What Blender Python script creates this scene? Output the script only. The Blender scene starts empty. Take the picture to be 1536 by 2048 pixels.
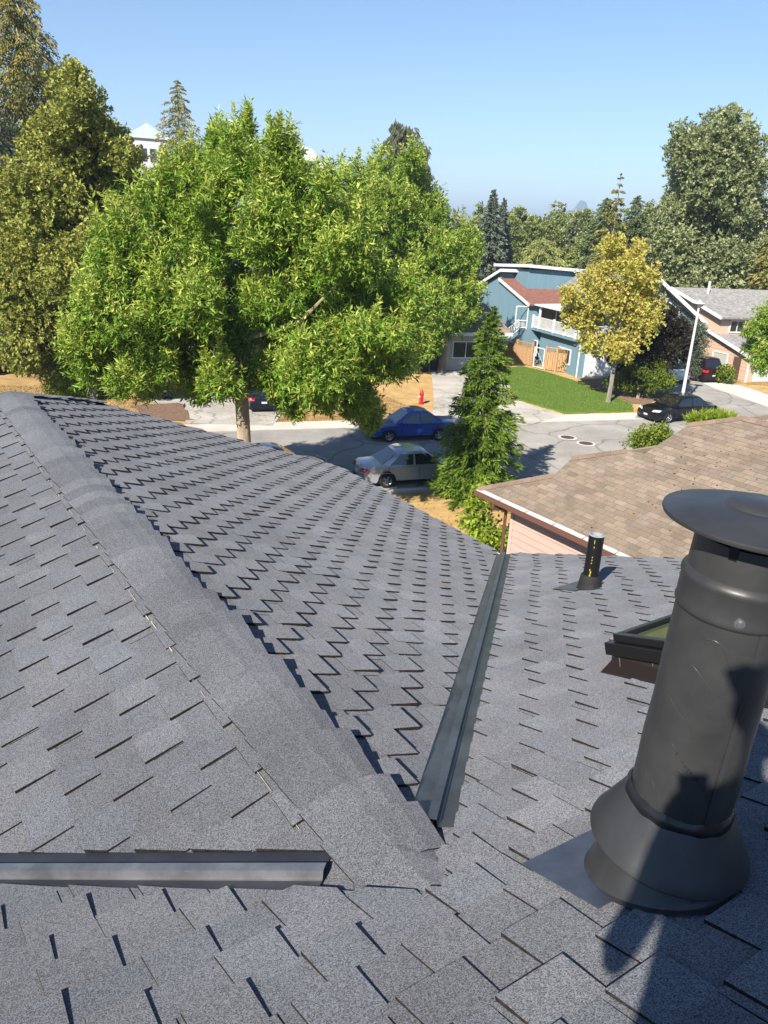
import bpy, math, random
import numpy as np
from mathutils import Vector, Matrix

# ------------------------------------------------------------------ camera, world, sun, exposure
random.seed(7); RNG = np.random.default_rng(7)
scene = bpy.context.scene
FPX, CX, CY = 1538.0, 768.0, 1024.0          # focal length and centre in photo pixels
PITCH, ROLL, EYE = math.radians(20.2), math.radians(3.0), 9.7
D_ = np.array([0, math.cos(PITCH), -math.sin(PITCH)])
_U = np.cross(np.array([1.0, 0, 0]), D_)
U_ = _U*math.cos(ROLL) - np.array([1.0, 0, 0])*math.sin(ROLL)
R_ = np.array([1.0, 0, 0])*math.cos(ROLL) + _U*math.sin(ROLL)
EYEP = np.array([0, 0, EYE])
cd = bpy.data.cameras.new('camera'); cam = bpy.data.objects.new('camera', cd)
scene.collection.objects.link(cam)
cd.sensor_fit = 'VERTICAL'; cd.sensor_height = 24.0; cd.lens = 24.0*FPX/2048.0
cd.clip_start = 0.05; cd.clip_end = 40000
cam.matrix_world = Matrix(((R_[0], U_[0], -D_[0], 0), (R_[1], U_[1], -D_[1], 0), (R_[2], U_[2], -D_[2], EYE), (0, 0, 0, 1)))
scene.camera = cam

SUN_AZ, SUN_EL = math.radians(26.8), math.radians(35.2)   # azimuth the light travels towards, elevation
LIGHT = Vector((math.sin(SUN_AZ)*math.cos(SUN_EL), math.cos(SUN_AZ)*math.cos(SUN_EL), -math.sin(SUN_EL)))
world = bpy.data.worlds.new('World'); scene.world = world; world.use_nodes = True
wn = world.node_tree.nodes; bg = wn['Background']
sky = wn.new('ShaderNodeTexSky'); sky.sky_type = 'NISHITA'; sky.sun_disc = False
sky.sun_elevation = SUN_EL; sky.sun_rotation = SUN_AZ + math.pi
sky.altitude = 60; sky.air_density = 1.0; sky.dust_density = 0.0; sky.ozone_density = 4.5
world.node_tree.links.new(sky.outputs[0], bg.inputs[0]); bg.inputs[1].default_value = 0.088
sd_ = bpy.data.lights.new('sun', 'SUN'); sd_.energy = 4.8; sd_.angle = math.radians(0.53); sd_.color = (1.0, 0.93, 0.82)
sun = bpy.data.objects.new('sun', sd_); scene.collection.objects.link(sun)
sun.rotation_euler = LIGHT.to_track_quat('-Z', 'Y').to_euler(); sun.location = (-30, -60, 60)
scene.view_settings.view_transform = 'Standard'; scene.view_settings.look = 'None'
scene.view_settings.gamma = 1.0; scene.view_settings.exposure = 0.85; scene.view_settings.use_curve_mapping = False

# ------------------------------------------------------------------ helpers
def ray(x, y):
    d = D_*FPX + R_*(x-CX) - U_*(y-CY); return d/np.linalg.norm(d)
def G(x, y, z=0.0):                            # photo pixel -> point at height z
    d = ray(x, y); return EYEP + d*((z-EYE)/d[2])
def ON(x, y, P0, N):                           # photo pixel -> point on a plane
    d = ray(x, y); return EYEP + d*(((P0-EYEP) @ N)/(d @ N))
def AT(x, y, dist):                            # photo pixel -> point at a horizontal distance
    d = ray(x, y); return EYEP + d*(dist/math.hypot(d[0], d[1]))

def tag(o, label=None, cat=None, group=None, kind=None):
    if label: o['label'] = label
    if cat: o['category'] = cat
    if group: o['group'] = group
    if kind: o['kind'] = kind
    return o
def thing(name, loc, label, cat, rz=0.0, group=None):
    o = bpy.data.objects.new(name, None); scene.collection.objects.link(o)
    o.location = loc; o.rotation_euler = (0, 0, rz); o.empty_display_size = 0.3
    return tag(o, label, cat, group)

class MB:
    def __init__(s): s.v = []; s.f = []; s.m = []; s.c = []
    def add(s, vs, fs, mi=0, col=None):
        b = len(s.v); s.v += [tuple(float(q) for q in p) for p in vs]
        for f in fs: s.f.append(tuple(b+i for i in f)); s.m.append(mi); s.c.append(col or (1, 1, 1))
        return s
    def box(s, a, b, mi=0, col=None):
        (x0, y0, z0), (x1, y1, z1) = a, b
        return s.add([(x0,y0,z0),(x1,y0,z0),(x1,y1,z0),(x0,y1,z0),(x0,y0,z1),(x1,y0,z1),(x1,y1,z1),(x0,y1,z1)],
                     [(3,2,1,0),(4,5,6,7),(0,1,5,4),(1,2,6,5),(2,3,7,6),(3,0,4,7)], mi, col)
    def obox(s, c, ax, ay, az, hx, hy, hz, mi=0, col=None):   # oriented box: centre, axes, half sizes
        c, ax, ay, az = (np.array(q, float) for q in (c, ax, ay, az))
        vs = [c+ax*hx*i+ay*hy*j+az*hz*k for k in (-1,1) for i, j in ((-1,-1),(1,-1),(1,1),(-1,1))]
        return s.add(vs, [(3,2,1,0),(4,5,6,7),(0,1,5,4),(1,2,6,5),(2,3,7,6),(3,0,4,7)], mi, col)
    def bar(s, p, q, w, h=None, mi=0):
        p, q = np.array(p, float), np.array(q, float); d = q-p; L = np.linalg.norm(d); d /= L
        a = np.cross(d, (0,0,1.0)); a = np.array([1.0,0,0]) if np.linalg.norm(a) < 1e-4 else a/np.linalg.norm(a)
        return s.obox((p+q)/2, d, a, np.cross(d, a), L/2, w/2, (h or w)/2, mi)
    def prism(s, poly, z0, z1, mi=0):
        n = len(poly)
        return s.add([(x, y, z0) for x, y in poly]+[(x, y, z1) for x, y in poly],
                     [tuple(range(n-1, -1, -1)), tuple(range(n, 2*n))]+[(i, (i+1) % n, n+(i+1) % n, n+i) for i in range(n)], mi)
    def slab(s, pts, off, mi=0):                # polygon of 3D points thickened by a vector
        n = len(pts); off = np.array(off, float); P = [np.array(p, float) for p in pts]
        return s.add(P+[p+off for p in P], [tuple(range(n-1, -1, -1)), tuple(range(n, 2*n))]+[(i, (i+1) % n, n+(i+1) % n, n+i) for i in range(n)], mi)
    def tube(s, pts, rad, n=8, mi=0, cap=True):
        P = [np.array(p, float) for p in pts]; rad = rad if hasattr(rad, '__len__') else [rad]*len(P); b = len(s.v)
        ref = None
        for i, p in enumerate(P):
            d = P[min(i+1, len(P)-1)]-P[max(i-1, 0)]; d /= (np.linalg.norm(d)+1e-9)
            if ref is None: ref = np.cross(d, (0.3, 0.9, 0.2)) if abs(d[2]) > .5 else np.cross(d, (0, 0, 1.0))
            a = ref - d*(ref @ d); a /= np.linalg.norm(a); ref = a; c = np.cross(d, a)
            for k in range(n):
                t = 2*math.pi*k/n; s.v.append(tuple(p+(a*math.cos(t)+c*math.sin(t))*rad[i]))
        for i in range(len(P)-1):
            for k in range(n):
                s.f.append((b+i*n+k, b+i*n+(k+1) % n, b+(i+1)*n+(k+1) % n, b+(i+1)*n+k)); s.m.append(mi); s.c.append((1,1,1))
        if cap:
            s.f.append(tuple(b+k for k in range(n-1, -1, -1))); s.f.append(tuple(b+(len(P)-1)*n+k for k in range(n))); s.m += [mi]*2; s.c += [(1,1,1)]*2
        return s
    def lathe(s, prof, c=(0,0,0), n=32, mi=0):  # profile of (radius, z)
        b = len(s.v)
        for r, z in prof:
            for k in range(n): t = 2*math.pi*k/n; s.v.append((c[0]+r*math.cos(t), c[1]+r*math.sin(t), c[2]+z))
        for i in range(len(prof)-1):
            for k in range(n):
                s.f.append((b+i*n+k, b+i*n+(k+1) % n, b+(i+1)*n+(k+1) % n, b+(i+1)*n+k)); s.m.append(mi); s.c.append((1,1,1))
        return s
    def build(s, name, mats, parent=None, smooth=False, shade=False, bevel=0):
        me = bpy.data.meshes.new(name); me.from_pydata(s.v, [], s.f)
        for m in (mats if isinstance(mats, (list, tuple)) else [mats]): me.materials.append(m)
        me.polygons.foreach_set('material_index', s.m)
        if smooth: me.polygons.foreach_set('use_smooth', [True]*len(s.f))
        if shade:
            at = me.attributes.new('tint', 'FLOAT_COLOR', 'FACE')
            at.data.foreach_set('color', [q for c in s.c for q in (c[0], c[1], c[2], 1.0)])
        me.update(); o = bpy.data.objects.new(name, me); scene.collection.objects.link(o); o.parent = parent
        if smooth:
            md = o.modifiers.new('edges', 'EDGE_SPLIT'); md.split_angle = math.radians(38)
        if bevel:
            md = o.modifiers.new('bevel', 'BEVEL'); md.width = bevel; md.segments = 2; md.limit_method = 'ANGLE'; md.angle_limit = math.radians(35)
        return o

# ------------------------------------------------------------------ materials
MATS = {}
def mat(name, col, rough=0.7, metal=0.0, var=0.0, vscale=3.0, bump=0.0, bscale=40.0, spec=None, col2=None, coat=0.0, tint=False, speck=None, stretch=None, crack=None):
    if name in MATS: return MATS[name]
    m = bpy.data.materials.new(name); m.use_nodes = True; nt = m.node_tree; N = nt.nodes; L = nt.links
    p = N['Principled BSDF']; p.inputs['Roughness'].default_value = rough; p.inputs['Metallic'].default_value = metal
    if rough >= .9: p.inputs['Diffuse Roughness'].default_value = 1.0
    if spec is not None: p.inputs['Specular IOR Level'].default_value = spec
    if coat: p.inputs['Coat Weight'].default_value = coat; p.inputs['Coat Roughness'].default_value = 0.04
    tc = N.new('ShaderNodeTexCoord'); src = tc.outputs['Object']
    if stretch:
        mp = N.new('ShaderNodeMapping'); mp.inputs['Scale'].default_value = stretch; L.new(src, mp.inputs[0]); src = mp.outputs[0]
    cur = None
    rgb = N.new('ShaderNodeRGB'); rgb.outputs[0].default_value = (*col, 1); cur = rgb.outputs[0]
    if var or col2:
        nz = N.new('ShaderNodeTexNoise'); nz.inputs['Scale'].default_value = vscale; nz.inputs['Detail'].default_value = 8; nz.inputs['Roughness'].default_value = .65
        L.new(src, nz.inputs['Vector'])
        rp = N.new('ShaderNodeValToRGB'); c2 = col2 or tuple(min(1, c*(1+var)) for c in col); c1 = col if col2 else tuple(c*(1-var) for c in col)
        rp.color_ramp.elements[0].position = .35; rp.color_ramp.elements[1].position = .66
        rp.color_ramp.elements[0].color = (*c1, 1); rp.color_ramp.elements[1].color = (*c2, 1)
        L.new(nz.outputs[0], rp.inputs[0]); cur = rp.outputs[0]
    if speck:                                     # fine mineral grains: (scale, dark, light)
        sc, dk, lt = speck
        vo = N.new('ShaderNodeTexVoronoi'); vo.inputs['Scale'].default_value = sc; L.new(tc.outputs['Object'], vo.inputs['Vector'])
        sp = N.new('ShaderNodeSeparateColor'); L.new(vo.outputs['Color'], sp.inputs[0])
        mr = N.new('ShaderNodeMapRange'); mr.inputs['To Min'].default_value = dk; mr.inputs['To Max'].default_value = lt; L.new(sp.outputs[0], mr.inputs[0])
        mx = N.new('ShaderNodeMix'); mx.data_type = 'RGBA'; mx.blend_type = 'MULTIPLY'; mx.inputs[0].default_value = 1.0
        L.new(cur, mx.inputs[6]); L.new(mr.outputs[0], mx.inputs[7]); cur = mx.outputs[2]
    if crack:                                     # thin wandering cracks: (scale, darkness)
        wz = N.new('ShaderNodeTexNoise'); wz.inputs['Scale'].default_value = crack[0]*2.5; L.new(tc.outputs['Object'], wz.inputs['Vector'])
        ad = N.new('ShaderNodeMix'); ad.data_type = 'RGBA'; ad.blend_type = 'LINEAR_LIGHT'; ad.inputs[0].default_value = .6; L.new(tc.outputs['Object'], ad.inputs[6]); L.new(wz.outputs[1], ad.inputs[7])
        vc = N.new('ShaderNodeTexVoronoi'); vc.feature = 'DISTANCE_TO_EDGE'; vc.inputs['Scale'].default_value = crack[0]; L.new(ad.outputs[2], vc.inputs['Vector'])
        cr = N.new('ShaderNodeMapRange'); cr.inputs['From Max'].default_value = .022; cr.inputs['To Min'].default_value = crack[1]; cr.inputs['To Max'].default_value = 1.0; L.new(vc.outputs['Distance'], cr.inputs[0])
        mx = N.new('ShaderNodeMix'); mx.data_type = 'RGBA'; mx.blend_type = 'MULTIPLY'; mx.inputs[0].default_value = 1.0
        L.new(cur, mx.inputs[6]); L.new(cr.outputs[0], mx.inputs[7]); cur = mx.outputs[2]
    if tint:
        at = N.new('ShaderNodeAttribute'); at.attribute_name = 'tint'
        mx = N.new('ShaderNodeMix'); mx.data_type = 'RGBA'; mx.blend_type = 'MULTIPLY'; mx.inputs[0].default_value = 1.0
        L.new(cur, mx.inputs[6]); L.new(at.outputs['Color'], mx.inputs[7]); cur = mx.outputs[2]
    L.new(cur, p.inputs['Base Color'])
    if bump:
        bz = N.new('ShaderNodeTexNoise'); bz.inputs['Scale'].default_value = bscale; bz.inputs['Detail'].default_value = 4; L.new(src, bz.inputs['Vector'])
        bp = N.new('ShaderNodeBump'); bp.inputs['Strength'].default_value = 1.0; bp.inputs['Distance'].default_value = bump
        L.new(bz.outputs[0], bp.inputs['Height']); L.new(bp.outputs[0], p.inputs['Normal'])
    MATS[name] = m; return m
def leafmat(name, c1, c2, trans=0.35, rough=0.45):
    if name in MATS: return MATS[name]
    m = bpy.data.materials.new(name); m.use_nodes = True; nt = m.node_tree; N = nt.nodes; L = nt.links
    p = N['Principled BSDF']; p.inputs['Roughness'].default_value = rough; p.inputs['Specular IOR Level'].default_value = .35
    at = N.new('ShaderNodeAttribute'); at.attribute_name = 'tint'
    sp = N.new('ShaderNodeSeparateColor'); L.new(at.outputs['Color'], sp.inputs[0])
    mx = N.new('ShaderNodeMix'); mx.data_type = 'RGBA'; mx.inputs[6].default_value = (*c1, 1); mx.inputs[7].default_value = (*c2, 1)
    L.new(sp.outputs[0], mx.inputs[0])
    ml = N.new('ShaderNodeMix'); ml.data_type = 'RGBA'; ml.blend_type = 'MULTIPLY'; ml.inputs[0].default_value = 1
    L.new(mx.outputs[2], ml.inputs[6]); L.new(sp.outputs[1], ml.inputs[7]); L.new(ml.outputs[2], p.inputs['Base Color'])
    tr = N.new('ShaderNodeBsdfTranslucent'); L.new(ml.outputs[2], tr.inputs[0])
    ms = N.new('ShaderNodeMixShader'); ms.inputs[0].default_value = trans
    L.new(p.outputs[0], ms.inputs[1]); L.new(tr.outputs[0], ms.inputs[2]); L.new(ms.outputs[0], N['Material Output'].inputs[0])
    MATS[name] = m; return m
M_granule = mat('shingle_granules', (.130,.134,.147), .95, var=.12, vscale=1.6, speck=(430, .34, 1.68), tint=True, bump=.0012, bscale=420, spec=.25)
M_edge = mat('shingle_asphalt_edge', (.022,.019,.016), .95, var=.5, vscale=60, spec=.1)
M_tan = mat('tan_granules', (.215,.170,.130), .95, var=.12, vscale=1.5, speck=(160, .7, 1.3), tint=True, spec=.2)
M_tanedge = mat('tan_edge', (.09,.06,.045), .95, spec=.1)
M_charcoal = mat('charcoal_painted_metal', (.037,.037,.037), .40, metal=.0, var=.22, vscale=5, bump=.004, bscale=7, spec=.5)
M_charsheen = mat('charcoal_satin_metal', (.088,.090,.092), .36, metal=.3, var=.35, vscale=5, bump=.0006, bscale=30)
M_flash = mat('grey_flashing', (.20,.205,.215), .36, metal=.5, var=.3, vscale=7, bump=.0005, bscale=25)
M_black = mat('black_plastic', (.012,.012,.013), .35, spec=.5)
M_rubber = mat('rubber', (.015,.015,.016), .8)
M_sealant = mat('black_sealant', (.01,.01,.011), .25)
M_white = mat('white_paint', (.78,.78,.76), .5, var=.05, vscale=3)
M_glass = mat('window_glass', (.02,.028,.03), .06, spec=.9, coat=.6)
M_carglass = mat('car_glass', (.012,.016,.016), .05, spec=.9, coat=.8)
M_tyre = mat('tyre', (.012,.012,.012), .85)
M_rim = mat('alloy', (.45,.46,.47), .35, metal=.8)
M_bark = mat('bark', (.27,.20,.13), .95, col2=(.46,.37,.26), vscale=5, bump=.03, bscale=12, stretch=(1,1,.3))
M_barkgrey = mat('bark_grey', (.20,.18,.15), .95, col2=(.34,.31,.27), vscale=4, bump=.02, bscale=10, stretch=(1,1,.3))
M_barkpale = mat('bark_pale', (.42,.40,.36), .9, col2=(.62,.6,.56), vscale=4)
M_asphalt = mat('asphalt', (.185,.175,.16), .95, col2=(.29,.273,.25), vscale=.3, bump=.006, bscale=60, speck=(45,.82,1.18), crack=(.22,.55))
M_concrete = mat('concrete', (.40,.36,.315), .95, col2=(.5,.455,.40), vscale=.7, bump=.003, bscale=50)
M_dry = mat('dry_grass', (.30,.19,.075), 1.0, col2=(.45,.31,.14), vscale=1.1, bump=.04, bscale=25, spec=.1)
M_green = mat('green_lawn', (.085,.165,.022), 1.0, col2=(.16,.205,.05), vscale=.9, bump=.03, bscale=45, spec=.1)
M_bark_mulch = mat('bark_mulch', (.12,.07,.045), 1.0, col2=(.22,.14,.09), vscale=6, bump=.05, bscale=25)

# ------------------------------------------------------------------ the house we stand on
AZ = math.radians(-34.0); RP = math.radians(20.0); TP, CP, SP = math.tan(RP), math.cos(RP), math.sin(RP)
rd = np.array([math.sin(AZ), math.cos(AZ), 0]); sd = np.array([math.cos(AZ), -math.sin(AZ), 0]); ez = np.array([0, 0, 1.0])
NM = (rd*SP + ez*CP)                                     # normals of the three slopes
NB = (sd*SP + ez*CP); NA = (-sd*SP + ez*CP)
MAIN0 = EYEP - ez*1.25
J = ON(800, 1712, MAIN0, NM)                              # on the wing ridge
MDROP = .034; RV = MDROP/TP; MAIN0 = MAIN0-ez*MDROP       # the main slope lies a little lower: ridge meets it at r = -RV
def RS(r, s, z=0.0): return J + rd*r + sd*s + ez*z
SLOPES = {'B': (rd, sd*CP - ez*SP, NB), 'A': (rd, -sd*CP - ez*SP, NA), 'M': (sd, rd*CP - ez*SP, NM)}

def clip(poly, hps):
    for na, nd, c in hps:
        out = []; n = len(poly)
        for i in range(n):
            p, q = poly[i], poly[(i+1) % n]; fp, fq = na*p[0]+nd*p[1]+c, na*q[0]+nd*q[1]+c
            if fp >= 0: out.append(p)
            if (fp >= 0) != (fq >= 0):
                t = fp/(fp-fq); out.append((p[0]+(q[0]-p[0])*t, p[1]+(q[1]-p[1])*t))
        poly = out
        if len(poly) < 3: return []
    A = sum(poly[i][0]*poly[(i+1) % len(poly)][1]-poly[(i+1) % len(poly)][0]*poly[i][1] for i in range(len(poly)))
    return poly if abs(A) > 2e-4 else []

def raise_piece(mb, poly, d0, hb, ht, O, ea, ed, n, tint):
    """footprint in (along, down) lifted to a thin wedge: hb at the butt, ht at the top"""
    k = len(poly); E1 = .19
    top = [O+ea*a+ed*d+n*(hb+(ht-hb)*min(1, (d0-d)/E1)) for a, d in poly]
    bot = [O+ea*a+ed*d-n*.004 for a, d in poly]
    sg = np.dot(np.cross(top[1]-top[0], top[2]-top[1]), n)
    A = sum(poly[i][0]*poly[(i+1) % k][1]-poly[(i+1) % k][0]*poly[i][1] for i in range(k))
    flip = np.dot(np.cross(ea, ed), n)*A < 0
    f = list(range(k)); f = f[::-1] if flip else f
    mb.add(top+bot, [tuple(f)], 0, tint)
    b = len(mb.v)-2*k
    for i in range(k):
        j = (i+1) % k; q = (b+i, b+k+i, b+k+j, b+j); mb.f.append(q[::-1] if flip else q); mb.m.append(1); mb.c.append((1,1,1))

def inframe(P, mg=60):
    v = P-EYEP; z = v @ D_
    if z < .1: return None
    x, y = CX+FPX*(v @ R_)/z, CY-FPX*(v @ U_)/z
    return z if (-mg < x < 1536+mg and -mg < y < 2048+mg) else None

def shingle_field(O, ea, ed, n, a_rng, d_rng, E, regions, tabs, stag, tabh, seed, tintv=.10, warm=0.0, jit=.012, W=1.0, base_h=.0105, off=0.0, sep=False):
    """courses of laminated shingles; returns [(distance, MB)] for those in view"""
    rr = random.Random(seed); out = []
    k = 0; d0 = d_rng[0]
    while d0 < d_rng[1]+E:
        a0 = a_rng[0]-W-((-stag*k+off) % W)
        cj = rr.uniform(-.004, .004)
        while a0 < a_rng[1]:
            cpt = O+ea*(a0+W/2)+ed*(d0-E/2); z = min([q for q in (inframe(O+ea*(a0+W*t)+ed*(d0-E/2)) for t in (0,.5,1)) if q] or [1e9])
            if z < 1e8:
                mb = MB(); t0 = 1+rr.uniform(-tintv, tintv)*.6
                def tone(x): h = rr.uniform(-.02, .02); return (x*(1+h+warm*rr.uniform(-1,1)), x, x*(1-h-warm*rr.uniform(-1,1)))
                pieces = [(a0+.002, a0+W-.002, base_h+rr.uniform(-.001,.0015), .0025, tone(t0*(1-rr.uniform(0,.08))))]
                for ts, tw in tabs:
                    x = a0+ts+rr.uniform(-jit, jit); w = tw+rr.uniform(-jit*1.5, jit*1.5)
                    pieces.append((x, x+w, base_h+tabh*rr.uniform(.75,1.35), .0025+tabh*rr.uniform(.45,.6), tone(t0*(1+rr.uniform(-tintv, tintv)))))
                mbs = [mb]+[MB() for _ in regions[1:]] if sep else [mb]*len(regions)
                if sep and d0*CP < -VG-RV: regs = [regions[0][2:]+regions[1][2:]]
                else: regs = regions
                for i, (x0, x1, hb, ht, tn) in enumerate(pieces):
                    fl = .006 if i else 0
                    db = d0+cj+(rr.uniform(-.003,.003) if i else -.002)
                    foot = [(x0+fl, d0-E-.03), (x1-fl, d0-E-.03), (x1, db), (x0, db)]
                    for m_, hp in zip(mbs, regs):
                        pl = clip(foot, hp)
                        if pl: raise_piece(m_, pl, d0, hb, ht, O, ea, ed, n, tn)
                for m_ in (mbs if sep else [mb]):
                    if m_.f: out.append((z, m_))
            a0 += W
        d0 += E; k += 1
    return out

house = thing('house', RS(3, 0)*np.array([1,1,0]), 'grey shingled two storey house underfoot with metal roof valleys', 'house')
def hpart(mb, name, mats, **k):
    o = mb.build(name, mats, None, **k); o.parent = house; o.matrix_parent_inverse = house.matrix_basis.inverted(); return o
EAVE, RAKE_M, RAKE_W, RIDGE_END = 4.55, 4.72, 8.25, 7.2
JH = RAKE_W-RIDGE_END                                     # clipped gable at the wing's far end
def deck(pts, n, name, label=None):
    mb = MB(); mb.slab([p-n*.0045 for p in pts], -n*.14); return hpart(mb, name, [M_granule], shade=True)
def zB(r, s): return RS(r, s, -abs(s)*TP)
def zM(r, s): return RS(r, s, -r*TP-MDROP)
slope_b = deck([zB(-RV,0), zB(RIDGE_END,0), zB(RAKE_W,JH), zB(RAKE_W,EAVE), zB(EAVE-RV,EAVE)], NB, 'roof_slope')
slope_a = deck([zB(-RV,0), zB(EAVE-RV,-EAVE), zB(RAKE_W,-EAVE), zB(RAKE_W,-JH), zB(RIDGE_END,0)], NA, 'roof_slope')
TOPR = -2.9
slope_m = deck([zM(TOPR,-RAKE_M), zM(TOPR,RAKE_M), zM(RAKE_M-RV,RAKE_M), zM(-RV,0), zM(RAKE_M-RV,-RAKE_M)], NM, 'roof_slope')
zb2 = lambda s, r: RS(r, s, -TOPR*TP+(r-TOPR)*TP-MDROP)
slope_back = deck([zb2(-RAKE_M,TOPR), zb2(-RAKE_M,TOPR-4.5), zb2(RAKE_M,TOPR-4.5), zb2(RAKE_M,TOPR)], np.array([-rd[0]*SP, -rd[1]*SP, CP]), 'roof_slope')
nE = rd*SP+ez*CP
slope_end = deck([zB(RIDGE_END,0), zB(RAKE_W,-JH), zB(RAKE_W,JH)], nE, 'roof_slope')
E0 = .152
VG = .112                                                 # shingles stop short of the valley centre (along r)
TABS = [(.02,.17), (.345,.19), (.70,.16)]
regB = [[(1,-CP,RV-VG), (0,1,-.012), (-1,CP,RIDGE_END-.02), (-1,0,RAKE_W+.02), (0,-1,(EAVE+.03)/CP)]]
regM = [[(1,-CP,-VG-RV), (1,0,0), (-1,0,RAKE_M+.02)], [(-1,-CP,-VG-RV), (-1,0,0), (1,0,RAKE_M+.02)]]
allsh = []
for key, slo, reg, ar, dr, stag, sd_i, off in (
        ('B', slope_b, regB, (-.3, 8.3), (.16, 4.9), .187, 1, .25),
        ('A', slope_a, regB, (-.3, 8.3), (.20, 4.9), .195, 2, .1),
        ('M', slope_m, regM, (-4.8, 4.8), (-2.9/CP, 4.75/CP), -.187, 3, .4)):
    ea, ed, n = SLOPES[key]
    f = shingle_field(J-ez*(MDROP if key == 'M' else 0), ea, ed, n, ar, dr, E0, reg, TABS, stag, {'A': .0115, 'B': .0135, 'M': .0095}[key], sd_i, off=off, tintv=.075, jit=.026 if key != 'B' else .015, sep=(key == 'M'))
    allsh += [(z, mb, slo) for z, mb in f]
allsh.sort(key=lambda t: t[0])
def kid(mb, name, mats, par, **k):
    o = mb.build(name, mats, None, **k); o.parent = par; return o
for z, mb, slo in allsh[:300]: kid(mb, 'shingle', [M_granule, M_edge], slo, shade=True)
for slo in (slope_a, slope_b, slope_m):
    big = MB()
    for z, mb, s2 in allsh[300:]:
        if s2 is slo:
            b = len(big.v); big.v += mb.v; big.f += [tuple(i+b for i in f) for f in mb.f]; big.m += mb.m; big.c += mb.c
    if big.f: tag(kid(big, 'shingle_courses', [M_granule, M_edge], slo, shade=True), kind='stuff')

# ridge and hip caps
def caps(P0, axis, n1, d1, n2, d2, L, step, seed, half=.178):
    rr = random.Random(seed); N = int(L/step)
    for i in range(N):
        p = P0+axis*(i*step-.02); t = (1+rr.uniform(-.18,.12)); tint = (t, t, t*1.01)
        prof = []
        hl, hr = half+rr.uniform(-.006,.006), half+rr.uniform(-.02,.028)
        up = (n1+n2); up = up/np.linalg.norm(up); lf = rr.uniform(.011,.016); rt = rr.uniform(.018,.042)
        for dirn, nn, dist, hh in ((d1,n1,hl,lf),(d1,n1,hl*.55,lf*.6+.012),(d1,n1,.05,.017),(None,None,0,.009),(d2,n2,.05,.018),(d2,n2,hr*.55,rt*.6+.012),(d2,n2,hr,rt)):
            prof.append(up*hh if dirn is None else dirn*dist+nn*hh)
        mb = MB(); a, b = p, p+axis*(step+.05)
        k = len(prof); lift = up*.02
        na_ = [q*.86 for q in prof]; vs = [a+q for q in na_]+[b+q+lift for q in prof]+[b+q+lift-up*.006 for q in prof]+[a+q-up*.006 for q in na_]
        fs = [(j, j+1, k+j+1, k+j) for j in range(k-1)]
        mb.add(vs, [f[::-1] for f in fs], 0, tint)
        b0 = len(mb.v)-len(vs); ed_ = [(k+j, k+j+1, 2*k+j+1, 2*k+j) for j in range(k-1)]+[(j, 3*k+j, 3*k+j+1, j+1) for j in range(k-1)]+[(0, k, 2*k, 3*k), (k-1, 4*k-1, 3*k-1, 2*k-1)]
        for f in ed_: mb.f.append(tuple(b0+q for q in f)); mb.m.append(1); mb.c.append((1,1,1))
        hpart(mb, 'ridge_cap', [M_granule, M_edge], shade=True)
dA, dB = SLOPES['A'][1], SLOPES['B'][1]
caps(RS(.10-RV,0), rd, NA, dA, NB, dB, RIDGE_END-.05+RV, .152, 11)
hipd = (zB(RAKE_W,JH)-zB(RIDGE_END,0)); hl_ = np.linalg.norm(hipd); hipd /= hl_
qB = np.cross(hipd, NB); qE = -np.cross(hipd, nE)
caps(zB(RIDGE_END,0), hipd, nE, -qE if (-qE) @ rd > 0 else qE, NB, qB if qB @ rd < 0 else -qB, hl_, .152, 12, half=.15)
# pale grains lying along the edge of the ridge caps
# folded shingles that close the saddle where ridge, valleys and main slope meet
for dz, k, tn in ((.008,.6,1.0),):
    for sg in (1, -1):
        mb = MB(); pts = [zM(-.30*k-RV,0)+NM*.003, zM(-.26*k-RV,sg*.24*k)+NM*.003, zM(-.02-RV,sg*.36*k)+NM*.006, RS(.13*k+.05-RV,sg*.24*k,-.24*k*TP)+ez*(dz+.002), RS(.20*k-RV,sg*.12*k,-.12*k*TP)+ez*(dz+.008), RS(.20*k-RV,0)+ez*(dz+.010), RS(-RV,0)+ez*(dz+.004)]
        n_ = len(pts); c_ = RS(.02-RV,sg*.1,-.030)+ez*(dz+.008); low = [p-ez*.012 for p in pts]
        mb.add(pts+[c_], [(i, (i+1) % n_, n_) for i in range(n_)], 0, (tn,tn,tn)); mb.add(pts+low, [(i, (i+1) % n_, n_+(i+1) % n_, n_+i) for i in range(n_-1)], 1)
        hpart(mb, 'saddle_shingle', [M_granule, M_edge], shade=True)
rr = random.Random(5); mb = MB(); x = .30
while x < 4.6:
    L = rr.choice([.03,.05,.02,.1,.15]); s_ = -.192*CP+rr.uniform(-.003,.003)
    w = .0008 if L > .06 else .0017
    c = RS(x+L/2, s_, -abs(s_)*TP)+NA*.0165; mb.obox(c, rd, dA, NA, L/2, w*(1+x*.12), .001); x += L+rr.uniform(.0,.16)
tag(hpart(mb, 'grain_line', [mat('pale_grains', (.42,.40,.28), 1.0, var=.3, vscale=80)]), kind='stuff')

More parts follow.
